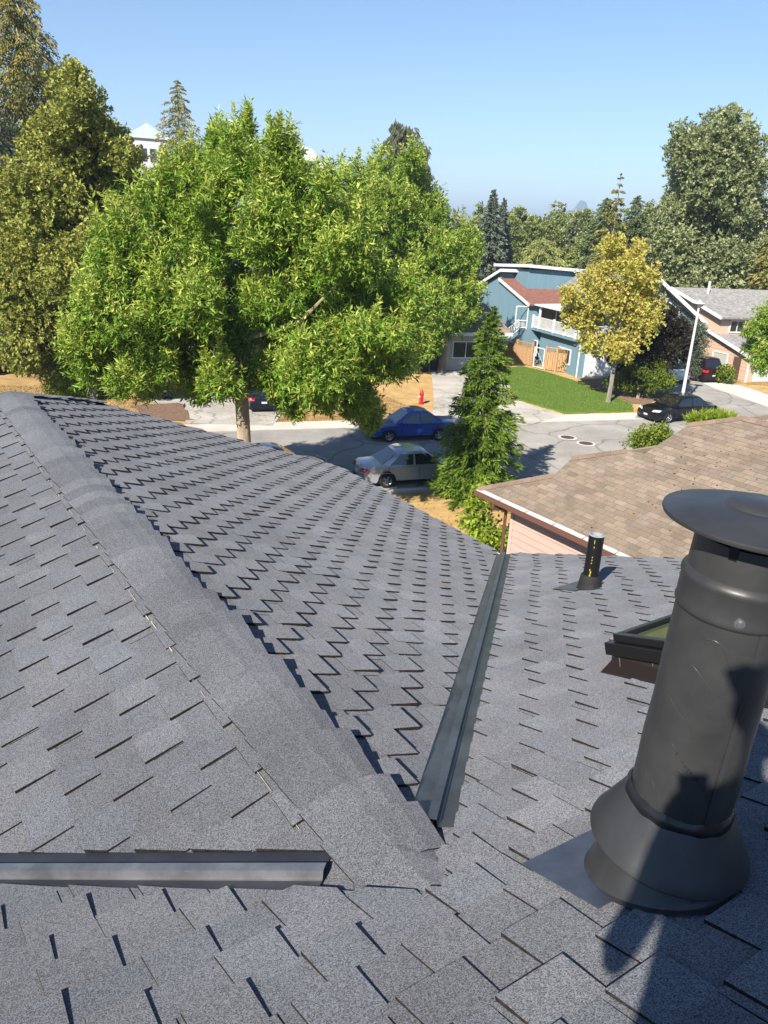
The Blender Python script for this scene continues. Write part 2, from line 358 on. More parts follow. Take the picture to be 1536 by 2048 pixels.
# open metal valleys with a raised centre rib
for side in (1, -1):
    mb = MB(); rb = MB(); L0, L1 = (.20 if side > 0 else .20), EAVE+.12; W_ = .13; segs = 8
    def vpnt(r, t, hgt):        # t: across the valley in plan, + towards the wing
        rr_, ss = r-RV+t*.7071, r-t*.7071
        z = max(-ss*TP, -rr_*TP-MDROP)
        return RS(rr_, side*ss, z+hgt)
    secs = [[-W_,-.028],[.028,W_]]
    for i in range(segs):
        ra, rb_ = L0+(L1-L0)*i/segs, L0+(L1-L0)*(i+1)/segs
        for t0, t1 in secs: mb.add([vpnt(ra,t0,.004), vpnt(ra,t1,.004), vpnt(rb_,t1,.004), vpnt(rb_,t0,.004)], [(0,1,2,3)])
        P = [(-.030,.003),(-.022,.006),(-.016,.036),(.016,.036),(.022,.006),(.030,.003)]
        for (t0,h0),(t1,h1) in zip(P, P[1:]): rb.add([vpnt(ra,t0,h0), vpnt(ra,t1,h1), vpnt(rb_,t1,h1), vpnt(rb_,t0,h0)], [(0,1,2,3)])
    v = hpart(mb, 'valley_flashing', [M_charsheen if side > 0 else mat('dark_flashing', (.03,.032,.042), .4, metal=.2, var=.2, vscale=6)])
    o = rb.build('centre_rib', [M_charsheen if side > 0 else M_flash]); o.parent = v  # left rib is a paler grey than its dark pans

# walls, fascia and drip edges
def frame_box(r0, r1, s0, s1, z0, z1):
    mb = MB(); mb.slab([RS(r,s)*np.array([1,1,0])+ez*z0 for r, s in ((r0,s0),(r1,s0),(r1,s1),(r0,s1))][::-1 if False else 1], ez*(z1-z0)); return mb
M_ourwall = mat('beige_stucco', (.45,.41,.35), .9, var=.08, vscale=2, bump=.004, bscale=40)
hpart(frame_box(.4, RAKE_W-.5, -EAVE+.5, EAVE-.5, 0, J[2]-EAVE*TP-.16), 'wall', [M_ourwall])
hpart(frame_box(-7.0, .38, -RAKE_M+.4, RAKE_M-.4, 0, J[2]-RAKE_M*TP-.16), 'wall', [M_ourwall])
for s in (1, -1):
    mb = MB(); a, b = zB(EAVE,s*EAVE), zB(RAKE_W+.02,s*EAVE)
    mb.slab([a+sd*s*.012, b+sd*s*.012, b+sd*s*.032, a+sd*s*.032], -ez*.17); hpart(mb, 'gutter', [M_white])
    mb = MB(); a, b = zB(RAKE_W,s*JH), zB(RAKE_W,s*EAVE)
    mb.slab([a+rd*.004, b+rd*.004, b+rd*.03, a+rd*.03], -ez*.16); hpart(mb, 'fascia', [M_white])

# ------------------------------------------------------------------ flue pipe with rain cap
FB = ON(1316, 1745, MAIN0, NM)
flue = thing('flue_pipe', FB, 'tall charcoal metal flue pipe with round rain cap and flared collar', 'flue pipe'); flue.rotation_euler = (0, .045, 0); flue.scale = (1, 1, 1.045)
def ring(prof, name, mt, par, n=64, smooth=True):
    mb = MB(); mb.lathe(prof, n=n); o = mb.build(name, mt, par, smooth=smooth); return o
# flat flashing sheet lying on the slope
mb = MB(); t = lambda a, d, h: (sd*a+(rd*CP-ez*SP)*d)+NM*h
mb.slab([t(-.26,-.02,.010), t(.28,-.02,.010), t(.28,.26,.020), t(-.26,.26,.020)], NM*.002); mb.build('flashing_plate', mat('flashing_blue', (.085,.095,.12), .38, metal=.3, var=.25, vscale=8), flue)
cone = MB(); n = 64                                        # conical flashing: slanted foot, level top
for i, (rad, zz, slope) in enumerate(((.212,.012,1),(.196,.016,1),(.188,.03,1),(.165,.08,.35),(.14,.15,0))):
    for k in range(n):
        a = 2*math.pi*k/n; p = np.array([rad*math.cos(a), rad*math.sin(a), 0]); cone.v.append((p[0], p[1], zz-slope*TP*(p @ rd)))
for i in range(4):
    for k in range(n): cone.f.append((i*n+k, i*n+(k+1) % n, (i+1)*n+(k+1) % n, (i+1)*n+k)); cone.m.append(0); cone.c.append((1,1,1))
cone.build('cone_flashing', M_charcoal, flue, smooth=True)
ring([(.1265,.258),(.133,.246),(.192,.142),(.203,.124),(.2055,.117),(.2045,.114),(.201,.118),(.133,.234),(.1265,.246)], 'storm_collar', M_charcoal, flue)
mb = MB(); rr = random.Random(3)
prof_n = 80; b = 0
for zz, ro in ((.236,.137),(.247,.137),(.258,.133),(.268,.1265)):
    for k in range(prof_n):
        a = 2*math.pi*k/prof_n; w = .0018*math.sin(a*5+1)+.0014*math.sin(a*11)+.0012*math.sin(a*17+2)
        mb.v.append(((ro+w*.4)*math.cos(a), (ro+w*.4)*math.sin(a), zz+(w if zz > .24 else 0)))
for i in range(3):
    for k in range(prof_n): mb.f.append((i*prof_n+k, i*prof_n+(k+1) % prof_n, (i+1)*prof_n+(k+1) % prof_n, (i+1)*prof_n+k)); mb.m.append(0); mb.c.append((1,1,1))
mb.build('sealant_bead', M_sealant, flue, smooth=True)
pipe = MB(); NA_, NZ = 72, 46; rr = np.random.default_rng(4)   # slightly dented, wrinkled painted tube
for iz in range(NZ):
    zz = .16+(.80-.16)*iz/(NZ-1)
    for k in range(NA_):
        a = 2*math.pi*k/NA_
        w = .0011*math.sin(3*a+9*zz)+.0012*math.sin(2*a-14*zz+1)+.0007*math.sin(5*a+31*zz)
        pipe.v.append(((.126+w)*math.cos(a), (.126+w)*math.sin(a), zz))
for i in range(NZ-1):
    for k in range(NA_): pipe.f.append((i*NA_+k, i*NA_+(k+1) % NA_, (i+1)*NA_+(k+1) % NA_, (i+1)*NA_+k)); pipe.m.append(0); pipe.c.append((1,1,1))
po = pipe.build('pipe', M_charcoal, flue, smooth=True)
ca, sa = math.cos(math.radians(-82)), math.sin(math.radians(-82))
mb = MB(); mb.bar((.1278*ca,.1278*sa,.24), (.1278*ca,.1278*sa,.80), .012, .003); mb.build('seam', M_charcoal, po)
def run_line(a0, a1, z0, drips, seed):                      # ragged edge of thick paint runs
    rr = random.Random(seed); mb = MB(); N_ = 40; pts = []
    for i in range(N_+1):
        f = i/N_; a = math.radians(a0+(a1-a0)*f); z = z0-.07*f*f+.006*math.sin(7*f+seed)-(rr.uniform(0,.018) if drips and i % 3 == 0 else 0)
        pts.append((.1266*math.cos(a), .1266*math.sin(a), z))
    mb.tube(pts, .0011, 6); return mb
for i, (a0, a1, z0, dr) in enumerate(((205,255,.46,1), (215,262,.66,0), (200,240,.56,0), (235,275,.40,0), (198,225,.34,0), (225,262,.745,0))): run_line(a0, a1, z0, dr, i).build('paint_run', M_charcoal, po, smooth=True)
ring([(.126,.775),(.1315,.78),(.1335,.786),(.1315,.794),(.1315,.845),(.134,.853),(.1345,.86),(.131,.868),(.1235,.875),(.122,.955),(.119,.955)], 'upper_band', M_charcoal, flue)
ring([(.105,.80),(.105,1.0)], 'inner_liner', M_black, flue)
for a in (230, 350, 110):
    ca, sa = math.cos(math.radians(a)), math.sin(math.radians(a)); mb = MB(); mb.bar((.112*ca,.112*sa,.9), (.14*ca,.14*sa,1.0), .018, .004); mb.build('bracket', M_black, flue)
ring([(.0,1.0),(.14,.999),(.198,.990),(.205,.987),(.2075,.993),(.2065,.998),(.203,.9985),(.17,1.010),(.125,1.022),(.08,1.027),(.072,1.035),(.058,1.040),(.0,1.042)], 'rain_cap', M_charcoal, flue)
ca, sa = math.cos(math.radians(252)), math.sin(math.radians(252))
mb = MB(); mb.tube([(.130*ca,.130*sa,.80), (.1345*ca,.1345*sa,.80)], .012, 14); mb.tube([(.134*ca,.134*sa,.80), (.141*ca,.141*sa,.80)], .007, 6); mb.build('screw', mat('screw_steel', (.3,.3,.31), .35, metal=.8), flue, smooth=True)

# ------------------------------------------------------------------ plumbing vent and skylight
VB = ON(1177, 1178, MAIN0, NM)
vent = thing('plumbing_vent', VB, 'short black plastic vent pipe with yellow print on grey roof', 'vent pipe')
ring([(.060,.0),(.060,.47),(.053,.472),(.053,.36),(.0,.36)], 'pipe', M_black, vent, 32)
mb = MB(); mb.lathe([(.062,.471),(.05,.475),(.05,.44)], n=32); mb.build('pipe_rim', mat('pipe_rim_grey', (.35,.37,.4), .5), vent, smooth=True)
cone = MB(); n = 32
for rad, zz, slope in ((.105,.012,1),(.092,.03,.9),(.085,.075,.6),(.077,.12,0),(.064,.135,0)):
    for k in range(n):
        a = 2*math.pi*k/n; p = np.array([rad*math.cos(a), rad*math.sin(a), 0]); cone.v.append((p[0], p[1], zz-slope*TP*(p @ rd)))
for i in range(4):
    for k in range(n): cone.f.append((i*n+k, i*n+(k+1) % n, (i+1)*n+(k+1) % n, (i+1)*n+k)); cone.m.append(0); cone.c.append((1,1,1))
cone.build('rubber_boot', M_rubber, vent, smooth=True)
mb = MB(); mb.slab([t(-.17,-.02,.02), t(.17,-.02,.02), t(.17,.24,.022), t(-.17,.24,.022)], NM*.002); mb.build('flashing_plate', M_charsheen, vent)
M_yel = mat('yellow_print', (.5,.38,.05), .6)
for i, (zz, hh, ww, da) in enumerate(((.43,.04,.006,0),(.385,.018,.006,2),(.30,.012,.008,0),(.275,.012,.008,0),(.25,.012,.008,0),(.19,.02,.009,-4),(.17,.025,.012,3),(.145,.02,.014,0))):
    a = math.radians(246+da); c = np.array([math.cos(a), math.sin(a), 0]); mb = MB()
    mb.obox(c*.0605+ez*zz, np.array([-c[1], c[0], 0]), c, ez, ww/2.6, .0008, hh/2.4); mb.build('print_mark', M_yel, vent)

KB = ON(1236, 1356, MAIN0, NM); dn = rd*CP-ez*SP
sk = thing('skylight', KB, 'black framed roof skylight with brown flashing beside the flue pipe', 'skylight')
def kb(mb, a0, a1, d0, d1, h0, h1): mb.obox(sd*(a0+a1)/2+dn*(d0+d1)/2+NM*(h0+h1)/2, sd, dn, NM, abs(a1-a0)/2, abs(d1-d0)/2, abs(h1-h0)/2); return mb
SW, SL = .62, 1.20
M_brown = mat('brown_flashing', (.03,.023,.02), .35, metal=.3)
M_skf = mat('skylight_frame', (.014,.013,.013), .32, metal=.2)
mb = MB(); kb(mb, 0, SW, 0, -SL, 0, .12); mb.build('curb', M_brown, sk)
mb = MB(); mb.slab([dn*.10+sd*(-.012)+NM*.018, dn*.0+sd*(-.003)+NM*.11, dn*(-SL)+sd*(-.003)+NM*.11, dn*(-SL)+sd*(-.05)+NM*.018], sd*-.002); mb.build('step_flashing', M_brown, sk)
for i in range(3):
    mb = MB(); kb(mb, -.010, -.006, -.20*i-.03, -.20*i-.034, .02, .11); mb.build('flashing_seam', mat('seam_grey', (.12,.1,.09), .5), sk)
F_ = [(-.03,.05,.035,-SL-.03),(SW-.05,SW+.03,.035,-SL-.03),(.05,SW-.05,.035,-.045),(.05,SW-.05,-SL+.045,-SL-.03)]
for a0, a1, d0, d1 in F_: mb = MB(); kb(mb, a0, a1, d0, d1, .122, .185); mb.build('frame_rail', M_skf, sk, bevel=.004)
for a0, a1, d0, d1 in [(.0,.045,.0,-SL),(SW-.045,SW,.0,-SL),(.045,SW-.045,.0,-.04),(.045,SW-.045,-SL+.04,-SL)]: mb = MB(); kb(mb, a0, a1, d0, d1, .187, .225); mb.build('frame_trim', M_skf, sk, bevel=.004)
mb = MB(); kb(mb, .05, SW-.05, -.05, -SL+.05, .19, .202); mb.build('pane', mat('skylight_glass', (.10,.13,.06), .08, spec=.8), sk)  # the pane's greenish reflection is put into its base colour

# ------------------------------------------------------------------ the photographer (behind the lens; only the shadow shows)
def skin(name, verts, edges, rads, mt, parent, root=0, sub=2):
    me = bpy.data.meshes.new(name); me.from_pydata([tuple(v) for v in verts], edges, []); me.materials.append(mt)
    o = bpy.data.objects.new(name, me); scene.collection.objects.link(o); o.parent = parent
    md = o.modifiers.new('skin', 'SKIN'); md.use_smooth_shade = True
    for i, r in enumerate(rads):
        sv = me.skin_vertices[0].data[i]; sv.radius = (r, r) if not hasattr(r, '__len__') else r; sv.use_root = (i == root)
    ms = o.modifiers.new('sub', 'SUBSURF'); ms.levels = sub; ms.render_levels = sub
    return o
PX, PY = -.03, -.42; rp_ = (np.array([PX, PY, 0])-J) @ rd; PZ = J[2]-rp_*TP-MDROP+.012
per = thing('person', (PX, PY, PZ), 'person standing on the roof holding up a phone', 'person')
up_ = EYE-PZ
V = [(0,0,.93),(0,-.01,1.12),(0,0,1.34),(0,.0,1.47),(0,.02,1.54),(0,.03,1.63),(0,.03,1.69),
     (.17,0,1.40),(.34,.10,1.14),(.08,.37,up_-.17),(-.17,0,1.40),(-.24,-.03,1.12),(-.22,.10,.88),
     (.10,0,.88),(.13,.03,.48),(.14,-.03,.09),(.15,.10,.04),(-.10,0,.88),(-.13,.03,.48),(-.14,-.03,.06),(-.15,.10,.02)]
Eg = [(0,1),(1,2),(2,3),(3,4),(4,5),(5,6),(2,7),(7,8),(8,9),(2,10),(10,11),(11,12),(0,13),(13,14),(14,15),(15,16),(0,17),(17,18),(18,19),(19,20)]
Rd = [(.17,.12),(.16,.11),(.18,.11),.065,.06,(.078,.095),(.07,.085),.062,.046,.032,.062,.046,.032,.092,.062,.045,.04,.092,.062,.045,.04]
M_cloth = mat('dark_workwear', (.04,.045,.06), .9, var=.2, vscale=20)
skin('body', V, Eg, Rd, M_cloth, per)
for base, sx in ((np.array([.08,.37,up_-.17]), 1), (np.array([-.22,.10,.88]), -1)):
    hv = [base, base+np.array([-.02*sx, .05, .04])]; he = [(0,1)]; hr = [(.03,.02),(.038,.018)]
    for k in range(4):
        f0 = hv[1]+np.array([-.01*sx, .02, -.03+.02*k]); i0 = len(hv); L = (.9,1.0,.95,.75)[k]
        hv += [f0, f0+np.array([-.03*sx*L, .025, .004]), f0+np.array([-.055*sx*L, .02, .004])]; he += [(1,i0),(i0,i0+1),(i0+1,i0+2)]; hr += [.010,.009,.008]
    i0 = len(hv); hv += [base+np.array([-.03*sx, .02, .05]), base+np.array([-.05*sx, .03, .075])]; he += [(0,i0),(i0,i0+1)]; hr += [.011,.009]
    skin('hand', hv, he, hr, mat('skin', (.5,.3,.22), .6), per, sub=1)
mb = MB(); mb.lathe([(.0,.13),(.06,.12),(.09,.085),(.1,.03),(.1,.0)], (0,.03,1.63), 24); mb.add([(-.075,.11,1.64),(.075,.11,1.64),(.06,.21,1.625),(0,.235,1.622),(-.06,.21,1.625)], [(0,1,2,3,4)]); mb.build('cap', mat('cap_cloth', (.03,.03,.04), .9), per, smooth=True)
mb = MB(); mb.obox(EYEP-D_*.012-U_*.055, R_, D_, U_, .037, .004, .074)
tag(mb.build('phone', M_black, bevel=.003), 'slim black phone held up in front of the person', 'phone')

# ------------------------------------------------------------------ ground, street, drives
SU, SN = np.array([.947,.322,0]), np.array([-.322,.947,0])
def ST(u, n, z=0.0): return np.array([4,40.6,z])+SU*u+SN*n
def sheet(name, pts, z, mt, kind='structure', th=.0, jag=0.0, **k):
    mb = MB(); P = [(p[0], p[1]) for p in pts]
    if jag:
        rj = random.Random(len(P)); Q = []
        for i in range(len(P)):
            a, b = P[i], P[(i+1) % len(P)]; m = max(1, int(math.hypot(b[0]-a[0], b[1]-a[1])/(jag*2.5)))
            Q += [(a[0]+(b[0]-a[0])*q/m+rj.uniform(-jag,jag), a[1]+(b[1]-a[1])*q/m+rj.uniform(-jag,jag)) for q in range(m)]
        P = Q
    if sum(P[i][0]*P[(i+1) % len(P)][1]-P[(i+1) % len(P)][0]*P[i][1] for i in range(len(P))) < 0: P = P[::-1]
    if th: mb.prism(P, z-th, z)
    else: mb.add([(x, y, z) for x, y in P], [tuple(range(len(P)))])
    return tag(mb.build(name, mt), kind=kind)
mb = MB(); mb.add([(-9000,-9000,0),(9000,-9000,0),(9000,9000,0),(-9000,9000,0)], [(0,1,2,3)]); tag(mb.build('ground', M_dry), kind='structure')
sheet('street', [ST(-70,0), ST(-70,-10), ST(80,-10), ST(80,0)], .004, M_asphalt)
sheet('sidewalk', [ST(-70,0), ST(80,0), ST(80,1.5), ST(-70,1.5)], .04, M_concrete, th=.05)
sheet('kerb', [ST(-70,-10), ST(80,-10), ST(80,-10.3), ST(-70,-10.3)], .10, M_concrete, th=.11)
GP = lambda L: [G(x, y) for x, y in L]
sheet('driveway', GP([(862,735),(985,735),(1002,746),(1034,802),(1085,819),(1130,831),(1060,851),(862,854),(868,800)]), .045, mat('concrete_drive', (.25,.23,.205), .95, col2=(.40,.37,.33), vscale=.45, bump=.003, bscale=50, crack=(.3,.6)), th=.05)
sheet('driveway', GP([(330,738),(505,738),(562,832),(545,853),(380,848),(300,800)]), .045, MATS['concrete_drive'], th=.05)
sheet('driveway', GP([(1268,838),(1292,812),(1335,775),(1400,760),(1450,768),(1650,812),(1700,860)]), .045, M_asphalt, th=.05)
sheet('driveway', GP([(1395,762),(1450,762),(1700,845),(1640,852),(1425,776)]), .052, M_concrete, th=.05)
sheet('lawn', GP([(1000,737),(1045,733),(1092,744),(1155,764),(1190,778),(1262,808),(1268,824),(1130,828),(1036,800)]), .05, M_green, th=.05, jag=.09)
sheet('garden_bed', GP([(1155,763),(1215,757),(1330,765),(1345,790),(1295,812),(1262,807),(1190,777)]), .048, M_bark_mulch, th=.05, jag=.16)
sheet('garden_bed', GP([(265,812),(360,806),(385,842),(300,842)]), .048, M_bark_mulch, th=.05, jag=.16)
# short lawn blades and dry tufts: real geometry, uncountable
def blades(name, polys, n, h, c1, c2, z, seed):
    rg = np.random.default_rng(seed); vs = []; 
    for poly in polys:
        P = np.array([[p[0], p[1]] for p in poly]); lo, hi = P.min(0), P.max(0); q = rg.uniform(lo, hi, (n, 2))
        ins = np.zeros(n, bool)
        for i in range(len(P)):
            a, b = P[i], P[(i+1) % len(P)]
            c = ((a[1] > q[:,1]) != (b[1] > q[:,1])) & (q[:,0] < (b[0]-a[0])*(q[:,1]-a[1])/(b[1]-a[1]+1e-12)+a[0]); ins ^= c
        vs.append(q[ins])
    q = np.concatenate(vs); m = len(q); a = rg.uniform(0, 6.28, m); w = h*.35; hh = h*rg.uniform(.5, 1.3, m)
    b0 = np.stack([q[:,0]-np.cos(a)*w, q[:,1]-np.sin(a)*w, np.full(m, z)], 1); b1 = np.stack([q[:,0]+np.cos(a)*w, q[:,1]+np.sin(a)*w, np.full(m, z)], 1)
    tp = np.stack([q[:,0]+rg.normal(0, h*.4, m), q[:,1]+rg.normal(0, h*.4, m), z+hh], 1)
    me = bpy.data.meshes.new(name); V = np.stack([b0, b1, tp], 1).reshape(-1, 3); me.vertices.add(3*m); me.vertices.foreach_set('co', V.ravel())
    me.loops.add(3*m); me.loops.foreach_set('vertex_index', np.arange(3*m)); me.polygons.add(m); me.polygons.foreach_set('loop_start', np.arange(m)*3); me.update()
    at = me.attributes.new('tint', 'FLOAT_COLOR', 'FACE'); C = np.ones((m, 4)); C[:,0] = rg.random(m); C[:,1] = rg.uniform(.8, 1.2, m); at.data.foreach_set('color', C.ravel())
    me.materials.append(leafmat(name, c1, c2, .2, .8)); o = bpy.data.objects.new(name, me); scene.collection.objects.link(o); return o
o = blades('lawn_grass', [GP([(1000,738),(1045,734),(1092,745),(1155,765),(1190,779),(1262,809),(1266,823),(1130,827),(1036,800)])], 60000, .05, (.09,.18,.02), (.17,.25,.045), .05, 1); tag(o, 'short bright green lawn grass beside the blue house', 'grass', kind='stuff')
o = blades('dry_grass', [[ST(-40,-10.4), ST(20,-10.4), ST(20,-22), ST(-40,-22)], [ST(-12,1.6), ST(-1,1.6), ST(-3,14), ST(-12,14)], [ST(-40,1.6), ST(-15,1.6), ST(-17,12), ST(-40,12)], [ST(20,12), ST(34,7), ST(36,18), ST(24,19)]], 45000, .07, (.33,.21,.08), (.50,.36,.16), 0, 2); tag(o, 'dry straw coloured lawn grass along the street', 'grass', kind='stuff')

for i, (x, y, lb) in enumerate(((1135,875,'round iron manhole cover in the street, farther from the neighbouring tan roof'), (1172,887,'round iron manhole cover in the street, closer to the neighbouring tan roof'))):
    p = G(x, y); t = thing('manhole_cover', (p[0], p[1], .004), lb, 'manhole cover', group='manhole covers in the street')
    mb = MB(); mb.lathe([(.48,.0),(.48,.008),(.36,.008)], n=28); mb.build('collar', M_concrete, t)
    mb = MB(); mb.lathe([(.36,.012),(.0,.012)], n=28); [mb.box((-.25+.1*k-.01,-.2,.012),(-.25+.1*k+.01,.2,.016)) for k in range(6)]; mb.build('lid', mat('cast_iron', (.10,.07,.055), .8, var=.3, vscale=10), t)

# ------------------------------------------------------------------ cars
def car(name, label, pos, hd, paint, L=4.6, W=1.76, H=1.43, style='sedan', group=None, tail=(.35,.01,.01), plate=True, rimc=None):
    rz = math.atan2(hd[1], hd[0])
    t = thing(name, (pos[0], pos[1], pos[2] if len(pos) > 2 else .01), label, 'car', rz, group)
    wr = .31 if style != 'suv' else .36; fx, rx = L*.5-.92, -L*.5+1.0; hl = L/2
    belt = H*.62 if style != 'suv' else H*.60; sill = .20 if style != 'suv' else .26
    def arch(cx, n=9): return [(cx+(wr+.07)*math.cos(a), max(sill, wr+(wr+.07)*math.sin(a))) for a in np.linspace(0, math.pi, n)]
    if style == 'sedan': top = [(-hl+.03,.50),(-hl+.0,.62),(-hl+.06,belt-.04),(-hl+.16,belt+.03),(-hl+.95,belt+.06),(.05,belt+.02),(hl-1.35,belt+.0),(hl-.75,belt-.06),(hl-.25,belt-.15),(hl-.04,.58),(hl,.45),(hl-.03,.30)]
    elif style == 'hatch': top = [(-hl+.03,.50),(-hl+.0,.62),(-hl+.06,belt-.04),(-hl+.14,belt+.05),(-hl+.7,belt+.07),(.05,belt+.03),(hl-1.05,belt+.0),(hl-.6,belt-.08),(hl-.2,belt-.2),(hl-.03,.56),(hl,.45),(hl-.03,.30)]
    else: top = [(-hl+.02,.55),(-hl+.0,.75),(-hl+.02,belt),(-hl+.10,belt+.04),(-hl+.6,belt+.05),(.05,belt+.03),(hl-1.25,belt+.01),(hl-.6,belt-.04),(hl-.18,belt-.16),(hl-.03,.72),(hl,.55),(hl-.03,.36)]
    prof = [(-hl+.06,sill+.06)]+top+[(hl-.08,sill+.02)]+arch(fx)+arch(rx)+[(rx-wr-.12,sill)]
    prof = [p for p in prof]
    n = len(prof); ts = (-1,-.94,-.6,0,.6,.94,1)
    mb = MB()
    for tt in ts:
        for x, z in prof:
            e = abs(x)/hl; w = W/2*(1-.16*max(0, e-.55)**2/.2)
            inset = .045*max(0, (z-.55))/.4 + (.05 if z < .3 else 0)
            y = tt*(w-inset*abs(tt)); zz = z-(.05*abs(tt)**6 if z > .6 else 0)-(.035*(abs(tt)**2) if z > belt-.2 else 0)
            ends = .06*abs(tt)**4 if abs(x) > hl-.3 else 0
            mb.v.append((x-math.copysign(ends, x), y, zz))
    for i in range(len(ts)-1):
        for k in range(n): q = (i*n+k, i*n+(k+1) % n, (i+1)*n+(k+1) % n, (i+1)*n+k); mb.f.append(q); mb.m.append(0); mb.c.append((1,1,1))
    for b, rev in ((0, 0), ((len(ts)-1)*n, 1)):
        f = tuple(b+k for k in range(n)); mb.f.append(f if not rev else f[::-1]); mb.m.append(0); mb.c.append((1,1,1))
    body = mb.build('body', paint, t, smooth=True)
    # cabin: (x at belt, x at roof) front and rear
    if style == 'sedan': xf0, xf1, xr1, xr0 = hl-1.25, hl-2.05, -hl+1.55, -hl+.72
    elif style == 'hatch': xf0, xf1, xr1, xr0 = hl-.95, hl-1.85, -hl+1.15, -hl+.5
    else: xf0, xf1, xr1, xr0 = hl-1.2, hl-1.85, -hl+.5, -hl+.10
    wb, wt = W/2-.075, W/2-.25; zb, zt = belt-.03, H-.03
    def cp(x0, x1, f, sgn): return np.array([x0+(x1-x0)*f, sgn*(wb+(wt-wb)*f), zb+(zt-zb)*f])
    mb = MB(); N_ = 6
    xs_b = [xf0+(xr0-xf0)*i/N_ for i in range(N_+1)]; xs_t = [xf1+(xr1-xf1)*i/N_ for i in range(N_+1)]
    rings = []
    for f, ex in ((0,0),(.5,.03),(.92,.02),(1.0,-.05)):
        for sgn in (-1, 1):
            for i in range(N_+1):
                p = cp(xs_b[i], xs_t[i], f, sgn); u = (i/N_-.5)*2
                p[1] -= sgn*(.10*abs(u)**6)-sgn*ex*.3; p[2] += (.03*(1-u*u) if f == 1.0 else .012*(1-u*u) if f > .9 else 0); rings.append(p)
    k = N_+1; mb.v += [tuple(p) for p in rings]
    def Fq(*q): mb.f.append(q); mb.m.append(0); mb.c.append((1,1,1))
    for lv in range(3):
        a, b = lv*2*k, (lv+1)*2*k
        for i in range(N_): Fq(a+i, a+i+1, b+i+1, b+i); Fq(b+k+i, b+k+i+1, a+k+i+1, a+k+i)
        Fq(a, b, b+k, a+k); Fq(a+k+N_, b+k+N_, b+N_, a+N_)
    b = 3*2*k
    mid = len(mb.v)
    for i in range(N_+1):
        p = (rings[b+i]+rings[b+k+i])/2; mb.v.append((p[0], 0, p[2]+.035))
    for i in range(N_): Fq(b+i, b+i+1, mid+i+1, mid+i); Fq(mid+i, mid+i+1, b+k+i+1, b+k+i)
    Fq(b, mid, b+k); Fq(b+N_, b+k+N_, mid+N_)
    cab = mb.build('cabin', paint, t, smooth=True)
    def pane(nm, f0, f1, quad):
        mb = MB(); c = sum(quad)/4; nn = np.cross(quad[1]-quad[0], quad[2]-quad[1]); nn /= np.linalg.norm(nn)
        if nn @ (c-np.array([0,0,.9])) < 0: nn = -nn
        mb.slab([q+nn*.004 for q in quad], nn*.014); mb.build(nm, M_carglass, t)
    a0, a1 = .10, .86
    for sgn in (-1, 1):
        splits = ((.06,.47),(.51,.88)) if style != 'suv' else ((.08,.36),(.39,.65),(.68,.93))
        for s0, s1 in splits:
            def sp(sv, f):
                p = cp(xf0+(xr0-xf0)*sv, xf1+(xr1-xf1)*sv, f, sgn); u = (sv-.5)*2; p[1] -= sgn*(.10*abs(u)**6)-sgn*.012; return p
            pane('side_window', 0, 0, [sp(s0,a0), sp(s1,a0), sp(s1,a1), sp(s0,a1)])
    def fr(x0, x1, f, sg): p = cp(x0, x1, f, sg); p[1] *= .84; return p
    pane('windshield', 0, 0, [fr(xf0,xf1,.08,-1), fr(xf0,xf1,.08,1), fr(xf0,xf1,.88,1), fr(xf0,xf1,.88,-1)])
    pane('rear_window', 0, 0, [fr(xr0,xr1,.12,-1), fr(xr0,xr1,.12,1), fr(xr0,xr1,.88,1), fr(xr0,xr1,.88,-1)])
    for x in (fx, rx):
        for sgn in (-1, 1):
            y = sgn*(W/2-.10)
            w = MB(); w.v, w.f = [], []
            w.lathe([(wr*.62,-.10),(wr*.95,-.10),(wr,-.07),(wr,.07),(wr*.95,.10),(wr*.64,.10)], n=24); w.v = [(x+p[0], y+p[2], wr+p[1]) for p in w.v]
            ty = w.build('tyre', M_tyre, t, smooth=True); ty.name = 'wheel'
            r = MB(); r.lathe([(.0,.07),(wr*.2,.085),(wr*.3,.05),(wr*.58,.07),(wr*.66,.10)], n=24)
            for kq in range(5):
                a = kq*2*math.pi/5; r.bar((wr*.12*math.cos(a), wr*.12*math.sin(a), .088), (wr*.6*math.cos(a), wr*.6*math.sin(a), .088), wr*.2, .02)
            r.v = [(x+p[0], y+sgn*p[2], wr+p[1]) for p in r.v]; r.build('rim', rimc or M_rim, ty, smooth=True)
            d = MB(); d.lathe([(.0,.0),(wr+.075,.0)], n=24); d.v = [(x+p[0], sgn*(W/2-.02-(.16*max(0, abs(p[0]+x)/hl-.55)**2/.2)*W/2)-sgn*.005, max(sill+.0, wr+p[1])) for p in d.v]
            d.build('wheel_arch', M_black, t)
    M_head = mat('headlamp', (.6,.62,.65), .12, spec=.9); M_tail = mat('tail_%d' % int(tail[0]*100), tail, .2, spec=.7)
    zh = belt-.20 if style != 'suv' else belt-.22
    for sgn in (-1, 1):
        mb = MB(); mb.slab([np.array(p) for p in ((hl-.05,sgn*(W/2-.52),zh-.10),(hl-.22,sgn*(W/2-.10),zh-.06),(hl-.36,sgn*(W/2-.07),zh+.05),(hl-.12,sgn*(W/2-.46),zh+.02))], (.03, sgn*.02, .02)); mb.build('headlight', M_head, t)
        mb = MB(); mb.slab([np.array(p) for p in ((-hl+.0,sgn*(W/2-.42),zh-.05),(-hl+.14,sgn*(W/2-.06),zh-.05),(-hl+.26,sgn*(W/2-.035),zh+.12),(-hl+.02,sgn*(W/2-.42),zh+.10))], (-.035, sgn*.03, .0)); mb.build('taillight', M_tail, t)
        mb = MB(); mb.obox((xf0-.25, sgn*(W/2+.03), belt+.05), (1,0,0), (0,1,0), ez, .06, .09, .055); mb.build('mirror', paint, t, bevel=.02)
